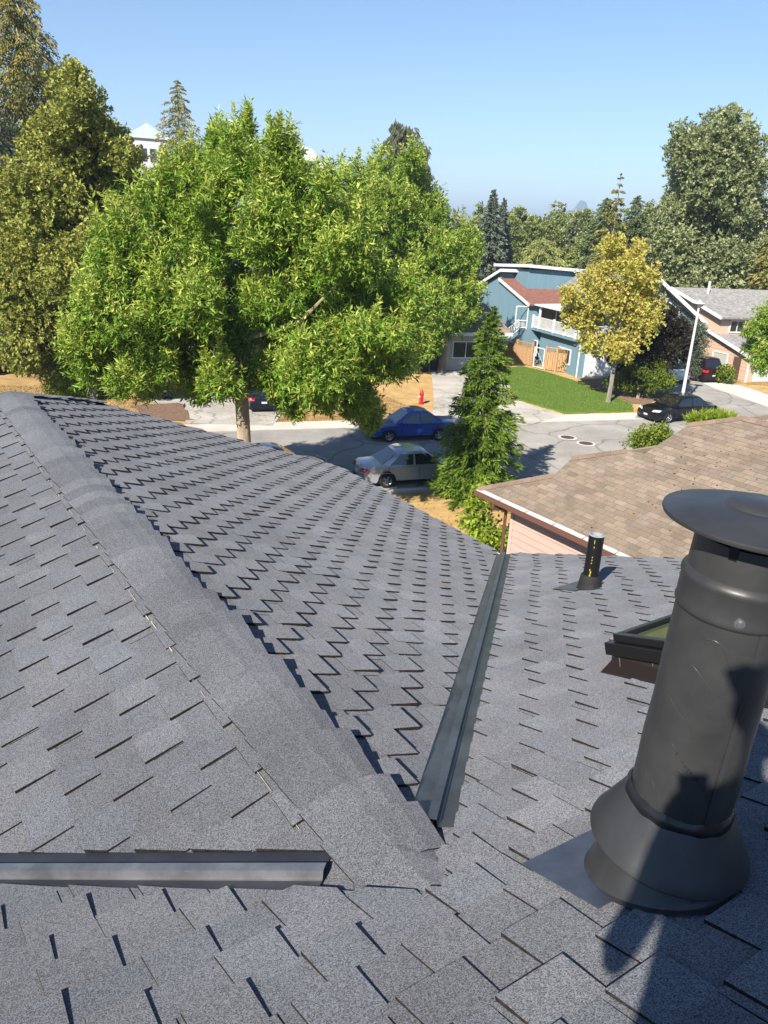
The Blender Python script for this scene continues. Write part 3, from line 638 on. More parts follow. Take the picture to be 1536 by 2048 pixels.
        for sx in ((.08,-.75) if style != 'suv' else (.15,-.8)):
            mb = MB(); mb.obox((sx-.28, sgn*(W/2-.022), belt-.13), (1,0,0), (0,1,0), ez, .085, .018, .014); mb.build('door_handle', paint, t)
        for sx in ((xf0-.32, -.02, xr0+.35) if style != 'suv' else (xf0-.2, .0, -1.05)):
            mb = MB(); zs = np.linspace(.32, belt-.02, 6)
            for za, zb_ in zip(zs, zs[1:]):
                ya, yb = (sgn*(W/2-.045*max(0, q-.55)/.4-.16*W/2*max(0, abs(sx)/hl-.55)**2/.2-.004) for q in (za, zb_)); mb.bar((sx,ya,za), (sx,yb,zb_), .012, .012)
            mb.build('door_seam', M_black, t)
        mb = MB(); mb.bar((fx-wr-.12, sgn*(W/2+.0), .47), (rx+wr+.1, sgn*(W/2+.0), .47), .02, .035); mb.build('side_moulding', paint, t)
    mb = MB(); mb.box((hl-.035,-.42,.30), (hl+.012,.42,.48)); mb.build('grille', M_black, t)
    if plate:
        for x in (-hl-.015, hl+.016): mb = MB(); mb.box((x-.006,-.15,.5 if x < 0 else .36), (x+.006,.15,.6 if x < 0 else .46)); mb.build('number_plate', mat('plate_white', (.7,.7,.72), .4), t)
    mb = MB(); mb.box((-hl+.05,-W/2+.12,.17), (hl-.1,W/2-.12,.3)); mb.build('underbody', M_black, t)
    return t
def paint(nm, c, metal=.3): return mat('paint_'+nm, c, .28, metal=metal, coat=.8)
car('silver_sedan', 'silver four door sedan parked at the near kerb by the conifer', (1.08,30.37), SU, paint('silver', (.50,.525,.56), .45), L=4.75, W=1.78, H=1.42, tail=(.45,.03,.02))
car('blue_sedan', 'bright blue compact sedan parked by the red hydrant', (1.05,37.35), -SU, paint('blue', (.01,.06,.33), .3), L=4.5, W=1.76, H=1.46)
car('black_sedan', 'glossy black sedan parked below the lamp post', (17.0,45.0), np.array([-.90,-.43]), paint('black', (.006,.0065,.008), .1), L=4.85, W=1.84, H=1.44)
car('maroon_suv', 'dark maroon sport utility vehicle in the drive of the peach house', (23.3,60.2,.055), SN, paint('maroon', (.03,.004,.008), .2), L=4.9, W=1.95, H=1.78, style='suv', tail=(.5,.02,.02))
car('white_sedan', 'pale white sedan parked beside the maroon vehicle', (20.6,59.0,.05), SN, paint('white', (.62,.65,.7), .05), L=4.6, W=1.8, H=1.43)
car('dark_sedan', 'dark navy sedan parked in the drive behind the forked tree trunk', (-7.5,43.0,.05), SN, paint('navy', (.012,.018,.035), .3), L=4.7, W=1.8, H=1.45)
car('grey_suv', 'grey people carrier standing in the drive behind the ash branches', (-12.3,49.2,.05), np.array([.60,-.80]), paint('grey', (.16,.17,.18), .5), L=4.8, W=1.9, H=1.75, style='suv')
car('black_hatchback', 'black car backed under the olive green tree', (-13.6,44.6), np.array([-.45,.89]), paint('jet', (.008,.008,.009), .1), L=4.4, W=1.8, H=1.5, style='hatch')
car('red_suv', 'dark red vehicle parked near the bins by the tall cedar', (-25.5,49.3), np.array([-.2,.97]), paint('red', (.16,.02,.015), .2), L=4.9, W=1.95, H=1.8, style='suv')
car('dark_green_sedan', 'dark green sedan at the near kerb, mostly hidden by the roof edge', (-4.5,29.25), SU, paint('darkgreen', (.012,.022,.016), .3), L=4.6, W=1.78, H=1.44)

# ------------------------------------------------------------------ lamp post, hydrant, bins, utility pole
p = G(1361, 813)
lp = thing('street_lamp', (p[0], p[1], 0), 'tall white street lamp with flared top beside the black sedan', 'street lamp')
mb = MB(); mb.lathe([(.0,.0),(.16,.0),(.16,.12),(.12,.16),(.11,.2),(.065,6.05),(.07,6.1),(.0,6.1)], n=20); mb.build('pole', mat('lamp_white', (.66,.67,.68), .5), lp, smooth=True)
mb = MB(); mb.lathe([(.08,6.1),(.12,6.16),(.33,6.34),(.33,6.36),(.0,6.36)], n=24); mb.build('lamp_bowl', mat('lamp_bowl', (.35,.35,.34), .3), lp, smooth=True)
mb = MB(); mb.lathe([(.36,6.362),(.36,6.39),(.14,6.46),(.05,6.58),(.0,6.6)], n=24); mb.build('lamp_cap', MATS['lamp_white'], lp, smooth=True)
p = G(842, 808)
hy = thing('fire_hydrant', (p[0], p[1], 0), 'red fire hydrant with pale outlet caps behind the blue sedan', 'hydrant'); hy.scale = (.88,.88,.88)
M_red = mat('hydrant_red', (.55,.02,.025), .45)
mb = MB(); mb.lathe([(.0,.0),(.19,.0),(.19,.06),(.13,.07),(.13,.62),(.17,.63),(.17,.68),(.14,.69),(.13,.82),(.07,.92),(.03,.93),(.03,1.0),(.0,1.0)], n=20); mb.build('barrel', M_red, hy, smooth=True)
for d in (SU, -SU): mb = MB(); mb.tube([d*.1+ez*.5, d*.2+ez*.5], .07, 12); mb.tube([d*.2+ez*.5, d*.24+ez*.5], .05, 6); mb.build('outlet_cap', mat('outlet_cap', (.75,.72,.7), .4), hy)
mb = MB(); mb.tube([-SN*.1+ez*.45, -SN*.22+ez*.45], .095, 12); mb.build('pumper_outlet', M_red, hy)
def bin_(x, y, label, lid, rz, grp):
    p = G(x, y); t = thing('wheelie_bin', (p[0], p[1], .05), label, 'bin', rz, grp)
    mb = MB(); a = [(-.25,-.27,.06),(.25,-.27,.06),(.25,.27,.06),(-.25,.27,.06)]; b = [(-.3,-.36,1.0),(.3,-.36,1.0),(.3,.36,1.0),(-.3,.36,1.0)]
    mb.add(a+b, [(3,2,1,0),(4,5,6,7),(0,1,5,4),(1,2,6,5),(2,3,7,6),(3,0,4,7)]); mb.build('bin_body', mat('bin_grey', (.02,.021,.023), .5), t, bevel=.02)
    mb = MB(); mb.add([(-.31,-.39,1.0),(.31,-.39,1.0),(.31,.39,1.0),(-.31,.39,1.0),(-.29,-.34,1.08),(.29,-.34,1.08),(.29,.36,1.1),(-.29,.36,1.1)], [(4,5,6,7),(0,1,5,4),(1,2,6,5),(2,3,7,6),(3,0,4,7)]); mb.build('lid', lid, t)
    for sx in (-1, 1): mb = MB(); mb.tube([(sx*.27,.3,.13), (sx*.33,.3,.13)], .13, 14); mb.build('wheel', M_black, t)
g = 'bins standing by the house walls'
LG, LK, LB_ = mat('lid_green', (.03,.09,.05), .5), mat('lid_black', (.02,.02,.022), .5), mat('lid_blue', (.02,.04,.12), .5)
bin_(1500,762,'wheelie bin with a green lid by the peach house garage',LG,.3,g); bin_(1522,762,'wheelie bin with a black lid beside the green lidded bin',LK,.3,g)
bin_(848,744,'black wheelie bin by the white garage door of the cream house',LK,.3,g); bin_(866,743,'wheelie bin with a blue lid between the black bin and the cream house pillar',LB_,.3,g)
bin_(52,745,'tall black bin near the dark red vehicle under the cedar',LK,0,g); bin_(30,742,'black bin with a blue lid nearest the dark red vehicle',LB_,0,g)
p = AT(924, 520, 120)
up = thing('utility_pole', (p[0], p[1], 0), 'thin wooden utility pole rising among the far trees', 'utility pole')
mb = MB(); zt = AT(926, 425, 120)[2]; mb.tube([(0,0,0), (0,0,zt)], [.2,.14], 8); mb.build('pole', M_barkgrey, up); mb = MB(); mb.box((-1.2,-.08,zt-1.0), (1.2,.08,zt-.8)); mb.build('crossarm', M_barkgrey, up)
mb = MB(); mb.tube([(.4,0,zt-3.2), (.4,0,zt-2.2)], .3, 10); mb.build('transformer', mat('transformer_grey', (.5,.52,.53), .5), up)

# ------------------------------------------------------------------ houses (frame: u along the street, n away from it)
def hframe(O):
    O = np.array([O[0], O[1], 0.0]); return lambda u, n, z: O+SU*u+SN*n+ez*z
RZ = math.atan2(SU[1], SU[0])
def loc_house(name, O, label, cat='house'):
    t = thing(name, (O[0], O[1], 0), label, cat, RZ); return t
# inside a house all parts are built in its local (u, n, z) frame
def win(t, face, a0, a1, z0, z1, pos, fr=.09, sl=False, glass=None):
    """face: 'f' front (n = pos) or 'l' left (u = pos)"""
    mb = MB(); mf = MB()
    def bx(m, x0, x1, y0, y1, d0, d1):
        if face == 'f': m.box((x0, pos-d1, y0), (x1, pos-d0, y1))
        else: m.box((pos-d1, x0, y0), (pos-d0, x1, y1))
    bx(mb, a0, a1, z0, z1, .005, .03); w = mb.build('window', glass or M_glass, t)
    for q in ((a0-fr,a1+fr,z1,z1+fr),(a0-fr,a1+fr,z0-fr,z0),(a0-fr,a0,z0,z1),(a1,a1+fr,z0,z1)): bx(mf, *q, .002, .07)
    if sl: bx(mf, (a0+a1)/2-.03, (a0+a1)/2+.03, z0, z1, .03, .06)
    mf.build('window_frame', M_white, w)
def roofslab(t, pts, th, mt, name='roof', fascia=None):
    mb = MB(); mb.slab(pts, (0,0,-th)); o = mb.build(name, mt, t)
    if fascia:
        for a, b in fascia:
            a, b = np.array(a, float), np.array(b, float); mf = MB(); d = b-a; d /= np.linalg.norm(d)
            mf.bar(a-ez*(th*.5), b-ez*(th*.5), .06, th+.10); mf.build('fascia', M_white, o)
    return o
M_blue = mat('blue_siding', (.17,.285,.35), .8, var=.08, vscale=1.2, bump=.006, bscale=9, stretch=(6,6,.2))
M_redroof = mat('red_brown_shingle', (.165,.07,.05), .95, col2=(.22,.10,.075), vscale=3.5, bump=.01, bscale=14, speck=(7,.8,1.2))
M_greyroof = mat('grey_shingle', (.19,.18,.17), .95, col2=(.27,.26,.25), vscale=2.5, bump=.01, bscale=14, speck=(6,.75,1.25))
M_brroof = mat('brown_shingle', (.23,.165,.125), .95, col2=(.29,.21,.16), vscale=3, speck=(7,.8,1.2))
bh = loc_house('blue_house', (13.9,57.6), 'blue split level house with white railed deck and red brown roof')
def bx(name, a, b, mt, t=bh, **k): mb = MB(); mb.box(a, b); return mb.build(name, mt, t, **k)
bx('wall', (0,0,0), (9.6,6.2,2.6), M_blue)
mb = MB(); mb.slab([(-.9,7,0),(-.9,12.6,0),(-.9,12.6,6.05),(-.9,7,4.55)], (7.5,0,0)); mb.build('wall', M_blue, bh)
mb = MB(); mb.slab([(-.9,12.62,0),(-.9,17,0),(-.9,17,5.0),(-.9,12.62,6.6)], (8,0,0)); mb.build('wall', M_blue, bh)
bx('wall', (.4,10.2,4), (9.6,16,7.1), M_blue)
roofslab(bh, [(-1.1,6.6,4.62),(7.0,6.6,4.62),(7.0,12.6,6.22),(-1.1,12.6,6.22)], .14, M_redroof, fascia=[((-1.14,6.6,4.62),(-1.14,12.55,6.22))])
roofslab(bh, [(-1.2,12.1,6.95),(4.2,12.1,6.95),(4.2,17.4,5.1),(-1.2,17.4,5.1)], .14, M_greyroof, fascia=[((-1.24,12.1,6.95),(-1.24,17.4,5.1)),((-1.2,12.06,6.95),(4.2,12.06,6.95))])
roofslab(bh, [(.1,9.8,7.48),(9.7,9.8,7.05),(9.7,16.2,6.8),(.1,16.2,7.2)], .14, M_greyroof, fascia=[((.1,9.76,7.48),(9.7,9.76,7.05)),((.06,9.8,7.48),(.06,16.2,7.2))])
mb = MB(); mb.slab([(3.6,.0,2.6),(9.55,.0,2.6),(9.55,.0,4.3),(5.4,.0,7.0),(3.6,.0,5.8)], (0,10,0)); mb.build('wall', M_blue, bh)
roofslab(bh, [(5.3,-.7,7.28),(10.1,-.7,4.2),(10.1,10.5,4.2),(5.3,10.5,7.28)], .16, M_greyroof, fascia=[((5.3,-.74,7.28),(10.1,-.74,4.2))])
roofslab(bh, [(5.28,-.7,7.28),(5.28,9.7,7.28),(3.2,9.7,5.7),(3.2,-.7,5.7)], .16, M_greyroof, fascia=[((3.2,-.74,5.7),(5.28,-.74,7.28))])
win(bh, 'f', 5.2, 6.6, 3.3, 4.3, 0); win(bh, 'f', 7.2, 8.6, 3.0, 4.2, 0)
mb = MB(); mb.slab([(5.6,-.02,4.6),(7.9,-.02,4.6),(7.9,-.02,5.0),(5.8,-.02,6.3),(5.6,-.02,6.2)], (0,-.02,0)); w = mb.build('window', M_glass, bh)
mb = MB(); [mb.bar(a, b, .1, .06) for a, b in (((5.55,-.05,4.55),(7.95,-.05,4.55)),((5.55,-.05,4.55),(5.55,-.05,6.3)),((7.95,-.05,4.55),(7.95,-.05,5.05)),((5.55,-.05,6.3),(7.95,-.05,5.05)),((6.7,-.05,4.55),(6.7,-.05,5.7)))]; mb.build('window_frame', M_white, w)
# garage door with raised panels
gd = bx('garage_door', (.55,-.03,.06), (3.0,.0,2.1), M_white)
for i in range(4):
    for k in range(4): bx('panel', (.62+k*.6,-.055,.12+i*.5), (1.14+k*.6,-.031,.52+i*.5), M_white, gd)
mb = MB(); mb.bar((.47,-.04,0), (.47,-.04,2.25), .12, .06); mb.bar((3.08,-.04,0), (3.08,-.04,2.25), .12, .06); mb.bar((.41,-.04,2.19), (3.14,-.04,2.19), .06, .12); mb.build('door_trim', M_white, bh)
mb = MB(); mb.tube([(-.06,.1,0), (-.06,.1,2.55)], .055, 8); mb.build('downspout', M_white, bh)
win(bh, 'l', 1.4, 3.1, .75, 1.75, 0); win(bh, 'l', 6.6, 7.4, .6, 1.7, 0)
# deck, railing, stair, awning
bx('deck_floor', (-.5,.3,2.6), (6.5,7.0,2.76), M_blue)
rl = MB()
for a, b in (((-.45,.35),(-.45,6.95)),((-.45,.35),(3.4,.35))):
    a, b = np.array([*a, 0]), np.array([*b, 0]); L = np.linalg.norm(b-a)
    for z in (2.85, 3.68): rl.bar(a+ez*z, b+ez*z, .06, .06)
    for i in range(int(L/.13)+1): q = a+(b-a)*i*.13/L; rl.bar(q+ez*2.85, q+ez*3.68, .03, .03)
rl.build('railing', M_white, bh)
for q in ((-.45,.35),(-.45,3.6),(-.45,6.9),(3.4,.35)): mb = MB(); mb.box((q[0]-.07,q[1]-.07,2.76), (q[0]+.07,q[1]+.07,3.8)); mb.build('railing_post', M_white, bh)
for q in ((-.4,2.0),(-.4,6.0)): mb = MB(); mb.box((q[0]-.07,q[1]-.07,2.77), (q[0]+.07,q[1]+.07,4.62)); mb.build('awning_post', M_white, bh)
roofslab(bh, [(-.7,1.6,4.62),(2.4,1.6,4.72),(2.4,6.55,4.75),(-.7,6.55,4.66)], .10, mat('awning_white', (.74,.76,.78), .45), 'awning')
gt = MB(); [gt.bar(a, b, .07, .07) for a, b in (((-1.9,7.2,2.2),(-1.9,7.2,4.4)),((-.95,7.0,2.6),(-.95,7.0,4.4)),((-1.9,7.2,4.4),(-.95,7.0,4.4)),((-1.9,7.2,3.3),(-.95,7.0,3.3)),((-1.9,7.2,2.75),(-.95,7.0,2.75)))]
for i in range(8): gt.bar((-1.85+i*.12,7.19,2.75), (-1.85+i*.12,7.19,3.3), .03, .03)
gt.build('deck_gate', M_white, bh)
st = MB()
for i in range(11):
    st.box((-1.9-.28*(i+1),6.6,2.4-.22*i), (-1.9-.28*i,7.6,2.45-.22*i))
st.bar((-1.9,6.6,2.35), (-5.0,6.6,-.05), .06, .25); st.bar((-1.9,7.6,2.35), (-5.0,7.6,-.05), .06, .25); st.build('stair', M_blue, bh)
rl = MB(); rl.bar((-1.9,6.6,3.4), (-5.0,6.6,.95), .06, .06); rl.bar((-1.9,6.6,2.6), (-5.0,6.6,.2), .05, .05)
for i in range(22): f = i/21; rl.bar((-1.9-3.1*f,6.6,2.6-2.4*f), (-1.9-3.1*f,6.6,3.4-2.45*f), .03, .03)
rl.build('stair_railing', M_white, bh)
dw = bx('sliding_door', (.2,6.94,2.8), (3.0,6.99,4.4), mat('brown_blind', (.20,.10,.055), .7, var=.1, vscale=4)); mb = MB(); [mb.box((x,6.90,2.78), (x+.08,6.94,4.45)) for x in (.12,1.55,3.0)]; mb.build('door_frame', M_white, dw)
mb = MB(); mb.tube([(1.0,11.0,5.7), (1.0,11.0,7.4)], .13, 12); mb.build('stove_pipe', mat('galv_pipe', (.45,.47,.5), .35, metal=.6), bh, smooth=True)
mb = MB(); mb.lathe([(.0,7.4),(.2,7.4),(.22,7.52),(.0,7.6)], (1.0,11.0,0), 14); mb.build('stove_pipe_cap', MATS['galv_pipe'], bh); mb = MB(); mb.lathe([(.14,5.95),(.24,5.65),(.24,5.6)], (1.0,11.0,0), 14); mb.build('pipe_flashing', M_white, bh)
mb = MB(); mb.tube([(7.2,12,6.9), (7.2,12,7.7)], .14, 8); mb.build('vent_pipe', mat('rust_pipe', (.3,.12,.06), .7), bh)

ph = loc_house('peach_house', (27.1,59.3), 'peach sided house with grey roofs stepping down to the garage')
M_peach = mat('peach_siding', (.66,.46,.33), .85, var=.06, vscale=1.5, bump=.03, bscale=6, stretch=(.05,.05,1.2))
mb = MB(); mb.slab([(0,0,0),(0,9.8,0),(0,9.8,4.5),(0,0,1.95)], (11,0,0)); mb.build('wall', M_peach, ph)
for i in range(17):
    z = .12+i*.24; n1 = max(0, (z-1.95)/.26); bo = MB(); bo.box((-.028,n1+.05,z), (-.002,9.7,z+.225)); bo.build('siding_board', M_peach, ph)
mb = MB(); mb.slab([(0,3.8,2.9),(0,9.8,2.9),(0,9.8,5.8),(0,3.8,4.3)], (11,0,0)); mb.build('wall', M_peach, ph)
roofslab(ph, [(-.35,-.5,2.02),(11.4,-.5,2.02),(11.4,9.0,4.5),(-.35,9.0,4.5)], .14, M_greyroof, fascia=[((-.38,-.5,2.02),(-.38,9.0,4.5))])
roofslab(ph, [(-.5,3.2,4.5),(11.5,3.2,4.5),(11.5,9.9,6.25),(-.5,9.9,6.25)], .14, M_greyroof, fascia=[((-.53,3.2,4.5),(-.53,9.9,6.25))])
roofslab(ph, [(-.5,9.92,6.25),(11.5,9.92,6.25),(11.5,14,5.0),(-.5,14,5.0)], .14, M_greyroof)
mb = MB(); mb.slab([(0,9.85,0),(0,13.5,0),(0,13.5,5.0),(0,9.85,5.8)], (11,0,0)); mb.build('wall', M_peach, ph)
win(ph, 'f', 1.0, 2.3, 3.35, 4.15, 3.8, sl=True); win(ph, 'f', 3.6, 5.0, 3.35, 4.15, 3.8, sl=True)
win(ph, 'l', 2.3, 3.9, .75, 1.75, 0, glass=mat('blind_glass', (.5,.52,.45), .3))
bx('door', (-.05,.75,.05), (-.003,1.55,1.75), mat('brown_door', (.12,.07,.05), .6), ph); bx('corner_board', (-.05,-.06,0), (.1,.0,1.95), M_white, ph)
gd = bx('garage_door', (.7,-.05,.05), (4.4,-.005,1.75), M_white, ph)
for i in range(3):
    for k in range(5): bx('panel', (.78+k*.73,-.07,.1+i*.55), (1.42+k*.73,-.051,.55+i*.55), M_white, gd)
mb = MB(); mb.tube([(2.2,8.5,5.8), (2.2,8.5,6.9)], .11, 8); mb.build('vent_pipe', mat('vent_grey', (.6,.6,.6), .5), ph)

ch = loc_house('cream_house', (2.4,57.0), 'low cream house with brown roof half hidden behind the second ash')
M_cream = mat('cream_siding', (.55,.52,.44), .85, var=.06, vscale=2)
bx('wall', (-9,0,0), (6.0,9,2.9), M_cream, ch)
roofslab(ch, [(-9.6,-.7,2.85),(6.6,-.7,2.85),(6.6,4.5,4.5),(-9.6,4.5,4.5)], .14, M_brroof, fascia=[((-9.6,-.73,2.85),(6.6,-.73,2.85))]); roofslab(ch, [(-9.6,4.52,4.5),(6.6,4.52,4.5),(6.6,9.7,2.85),(-9.6,9.7,2.85)], .14, M_brroof)
mb = MB(); mb.slab([(5.98,0,2.9),(5.98,9,2.9),(5.98,4.5,4.3)], (-.1,0,0)); mb.build('wall', M_cream, ch)
gd = bx('garage_door', (-4.4,-.05,.05), (-.5,-.005,2.2), M_white, ch)
for i in range(4):
    for k in range(6): bx('panel', (-4.33+k*.64,-.07,.1+i*.53), (-3.78+k*.64,-.051,.54+i*.53), M_white, gd)
bx('pillar', (.1,-.45,0), (.75,-.02,2.75), mat('stone_pillar', (.38,.28,.2), .9, col2=(.5,.4,.3), vscale=6), ch); win(ch, 'f', 2.2, 4.2, 1.0, 2.1, 0, sl=True); win(ch, 'f', -8, -6, 1.0, 2.1, 0, sl=True)
for nm, lb, O, wid, col, rm in (('grey_house', 'grey house with pale trim glimpsed behind the olive green tree', (-33,48), 12, (.24,.24,.25), M_greyroof), ('beige_house', 'beige house with dark roof edge past the peach house', (46,84), 12, (.62,.56,.42), M_brroof), ('white_house', 'white walled house glimpsed through the ash crown', (-16,58), 11, (.6,.6,.58), M_greyroof)):
    t = loc_house(nm, O, lb); w_ = mat('wall_'+nm, col, .85, var=.06, vscale=2)
    bx('wall', (0,0,0), (wid,8,5.0), w_, t); roofslab(t, [(-.6,-.7,4.9),(wid+.6,-.7,4.9),(wid+.6,4,6.6),(-.6,4,6.6)], .15, rm, fascia=[((-.6,-.73,4.9),(wid+.6,-.73,4.9))]); roofslab(t, [(-.6,4.02,6.6),(wid+.6,4.02,6.6),(wid+.6,8.7,4.9),(-.6,8.7,4.9)], .15, rm)
    for s in (0, 1): mb = MB(); mb.slab([(s*(wid-.1),0,5),(s*(wid-.1),8,5),(s*(wid-.1),4,6.5)], (.1,0,0)); mb.build('wall', w_, t)
    for a in (1.2, 4.6, 8.0): win(t, 'f', a, a+1.7, 3.2, 4.4, 0, sl=True); win(t, 'f', a, a+1.7, .8, 2.1, 0, sl=True)
# far apartment towers whose roofs rise over the trees
M_pale = mat('pale_green_metal', (.42,.50,.45), .7); M_tower = mat('tower_wall', (.62,.64,.66), .8)
def tower(x, ytop, dist, wid, label, dome):
    p = AT(x, ytop, dist); t = thing('apartment_tower', (p[0], p[1], 0), label, 'building', .3); zt = p[2]
    ze = zt-wid*(.38 if not dome else .35); h = wid/2
    mb = MB(); mb.box((-h,-h,0), (h,h,ze)); mb.build('wall', M_tower, t)
    if not dome: mb = MB(); mb.add([(-h*1.12,-h*1.12,ze),(h*1.12,-h*1.12,ze),(h*1.12,h*1.12,ze),(-h*1.12,h*1.12,ze),(0,0,zt)], [(3,2,1,0),(0,1,4),(1,2,4),(2,3,4),(3,0,4)]); r = mb.build('roof', M_pale, t); mb = MB(); mb.tube([(0,0,zt-.2), (0,0,zt+wid*.08)], wid*.012, 6); mb.build('finial', M_pale, r)
    else: mb = MB(); mb.lathe([(h*1.1,ze),(h*1.1,ze+wid*.03),(h*.95,ze+wid*.16),(h*.6,ze+wid*.28),(0,zt)], n=24); mb.build('roof', mat('pale_dome', (.66,.69,.7), .5), t, smooth=True)
    for k in range(4):
        for f in range(3):
            a = -h+wid*(.1+.22*k); z = ze-1.2-f*3.0-1.6
            w = MB(); w.box((a,-h-.06,z), (a+wid*.15,-h-.004,z+1.6)); w.build('window', M_glass, t); w = MB(); w.box((h+.004,a,z), (h+.06,a+wid*.15,z+1.6)); w.build('window', M_glass, t)
tower(293, 246, 120, 5.6, 'apartment tower with pale green pyramid roof beside the pointed conifer', False)
tower(600, 290, 130, 7, 'apartment tower with rounded white roof behind the ash', True)

# wooden fence with lattice top beside the blue house
def fence_run(x0, y0, x1, y1, nb, label, hgt=1.75):
    a, b = G(x0, y0), G(x1, y1); L = np.linalg.norm(b-a); t = thing('wooden_fence', (a[0], a[1], 0), label, 'fence', math.atan2(b[1]-a[1], b[0]-a[0]), 'garden fence panels')
    M_w = mat('cedar_boards', (.42,.25,.115), .85, col2=(.53,.34,.17), vscale=2.5, stretch=(3,3,.4)); bw = L/nb
    for i in range(nb): mb = MB(); mb.box((i*bw+.01,-.012+.01*(i % 2),.06), ((i+1)*bw-.01,.012+.01*(i % 2),hgt-.35)); mb.build('board', M_w, t)
    lat = MB(); lat.box((0,-.03,hgt-.36), (L,.03,hgt-.31)); lat.box((0,-.03,hgt-.02), (L,.03,hgt+.04))
    k = 0.0
    while k < L-.3: lat.bar((k,0,hgt-.3), (k+.3,0,hgt-.03), .03, .012); lat.bar((k+.3,.014,hgt-.3), (k,.014,hgt-.03), .03, .012); k += .12
    lat.build('lattice', M_w, t)
    for x in (0, L/2, L): mb = MB(); mb.box((x-.06,-.07,0), (x+.06,.07,hgt+.12)); mb.build('post', M_w, t)
fence_run(1003,717,1062,733,16,'long cedar board fence with lattice top by the blue house deck'); fence_run(1089,740,1131,746,9,'short cedar fence panel with lattice top behind the flowering plants')
a, b = G(1066,734), G(1085,739); t = thing('lattice_gate', (a[0], a[1], 0), 'white lattice gate between the two cedar fence panels', 'gate', math.atan2(b[1]-a[1], b[0]-a[0])); L = np.linalg.norm(b-a)
mb = MB(); [mb.bar((k*.13-.5,0,.1), (k*.13+.9,0,1.5), .03, .012) for k in range(4, int(L/.13)-3)]; [mb.bar((k*.13+.9,.014,.1), (k*.13-.5,.014,1.5), .03, .012) for k in range(4, int(L/.13)-3)]; mb.build('lattice', M_white, t)
mb = MB(); [mb.bar(p_, q_, .08, .06) for p_, q_ in (((0,0,.05),(0,0,1.6)),((L,0,.05),(L,0,1.6)),((0,0,1.57),(L,0,1.57)),((0,0,.08),(L,0,.08)))]; mb.build('gate_frame', M_white, t)

# ------------------------------------------------------------------ neighbouring house with tan shingles
KN = G(957, 978, 3.0); NP = math.radians(24); CN, SNn, TN = math.cos(NP), math.sin(NP), math.tan(NP)
nh = thing('neighbouring_house', (KN[0], KN[1], 0), 'low pink sided house with weathered tan shingle roof and brown gutter', 'house')
iv = Matrix.Translation((-KN[0], -KN[1], 0))
def npart(mb, name, mats, par=None, **k): o = mb.build(name, mats, par or nh, **k); o.matrix_parent_inverse = iv if not par else Matrix(); return o
upn = sd*CN+ez*SNn; nN = -sd*SNn+ez*CN; al = -rd
def NR(a, u_, h=0.0): return KN+al*a+sd*u_+ez*(u_*TN)+nN*h           # a along the eave, u_ plan distance up the slope
OUT = [(0,0),(1.4,1.4),(1.25,2.2),(2.35,3.1),(2.85,3.2),(2.95,4.7),(4.0,5.5),(14,5.5),(14,0)]
mb = MB(); mb.slab([NR(a,u_,-.0045) for a, u_ in OUT], -nN*.12); ndeck = npart(mb, 'roof_slope', [M_tan], shade=True)
E1 = .165
def nregs():
    # (along, down) with down measured from the ridge line u_=5.5, in convex strips
    dn_ = lambda u_: (5.5-u_)/CN
    R = []
    def strip(u0, u1, a0, a1):      # left edge runs from (a0 at u0) to (a1 at u1)
        s = (a1-a0)/(u1-u0)         # a >= a0+s*(u-u0); u = 5.5-d*CN
        return [(1, s*CN, -(a0+s*(5.5-u0))), (-1,0,13.9), (0,1,-dn_(u1)), (0,-1,dn_(u0))]
    return [strip(-.04,1.4,-.03,1.42), strip(1.4,2.2,1.42,1.27), strip(2.2,3.1,1.27,2.37), strip(3.1,3.2,2.37,2.87), strip(3.2,4.7,2.87,2.97), strip(4.7,5.49,2.97,4.0)]
f = shingle_field(NR(0,5.5), al, -upn, nN, (0,13.9), (.16,5.5/CN+.02), E1, nregs(), [(.0,.31),(.335,.30),(.67,.305)], .48, .006, 9, tintv=.17, warm=.03, jit=.006, base_h=.007)
f.sort(key=lambda t_: t_[0])
for z, m_ in f[:300]: npart(m_, 'shingle', [M_tan, M_tanedge], ndeck, shade=True)
big = MB()
for z, m_ in f[300:]:
    b = len(big.v); big.v += m_.v; big.f += [tuple(i+b for i in q) for q in m_.f]; big.m += m_.m; big.c += m_.c
if big.f: tag(npart(big, 'shingle_courses', [M_tan, M_tanedge], ndeck, shade=True), kind='stuff')
for (a0, u0), (a1, u1) in (((0,0),(1.4,1.4)), ((1.25,2.2),(2.35,3.1)), ((2.95,4.7),(4.0,5.5)), ((4.0,5.5),(9,5.5))):
    P, Q = NR(a0,u0), NR(a1,u1); d = Q-P; L = np.linalg.norm(d); d /= L; side = np.cross(d, ez); side /= np.linalg.norm(side); rr = random.Random(int(a0*10)); m = int(L/.2)
    for i in range(m):
        tn = 1+rr.uniform(-.15,.15); c = P+d*((i+.5)*L/m); mb = MB(); s1 = np.cross(d, nN)
        if s1 @ al < 0: s1 = -s1
        up2 = np.cross(side, d); w2 = -s1-ez*.25
        A_, B_ = c-d*(L/m/2+.02), c+d*(L/m/2)
        mb.add([A_+s1*.15+nN*.02, B_+s1*.15+nN*.03, B_+ez*.05, A_+ez*.04, B_+w2*.15+ez*.02, A_+w2*.15+ez*.01], [(0,1,2,3),(3,2,4,5)], 0, (tn*1.05,tn*.95,tn*.93)); mb.add([A_+s1*.15+nN*.02, A_+ez*.04, A_+s1*.15], [(0,1,2)], 1)
        npart(mb, 'ridge_cap', [M_tan, M_tanedge], None, shade=True)
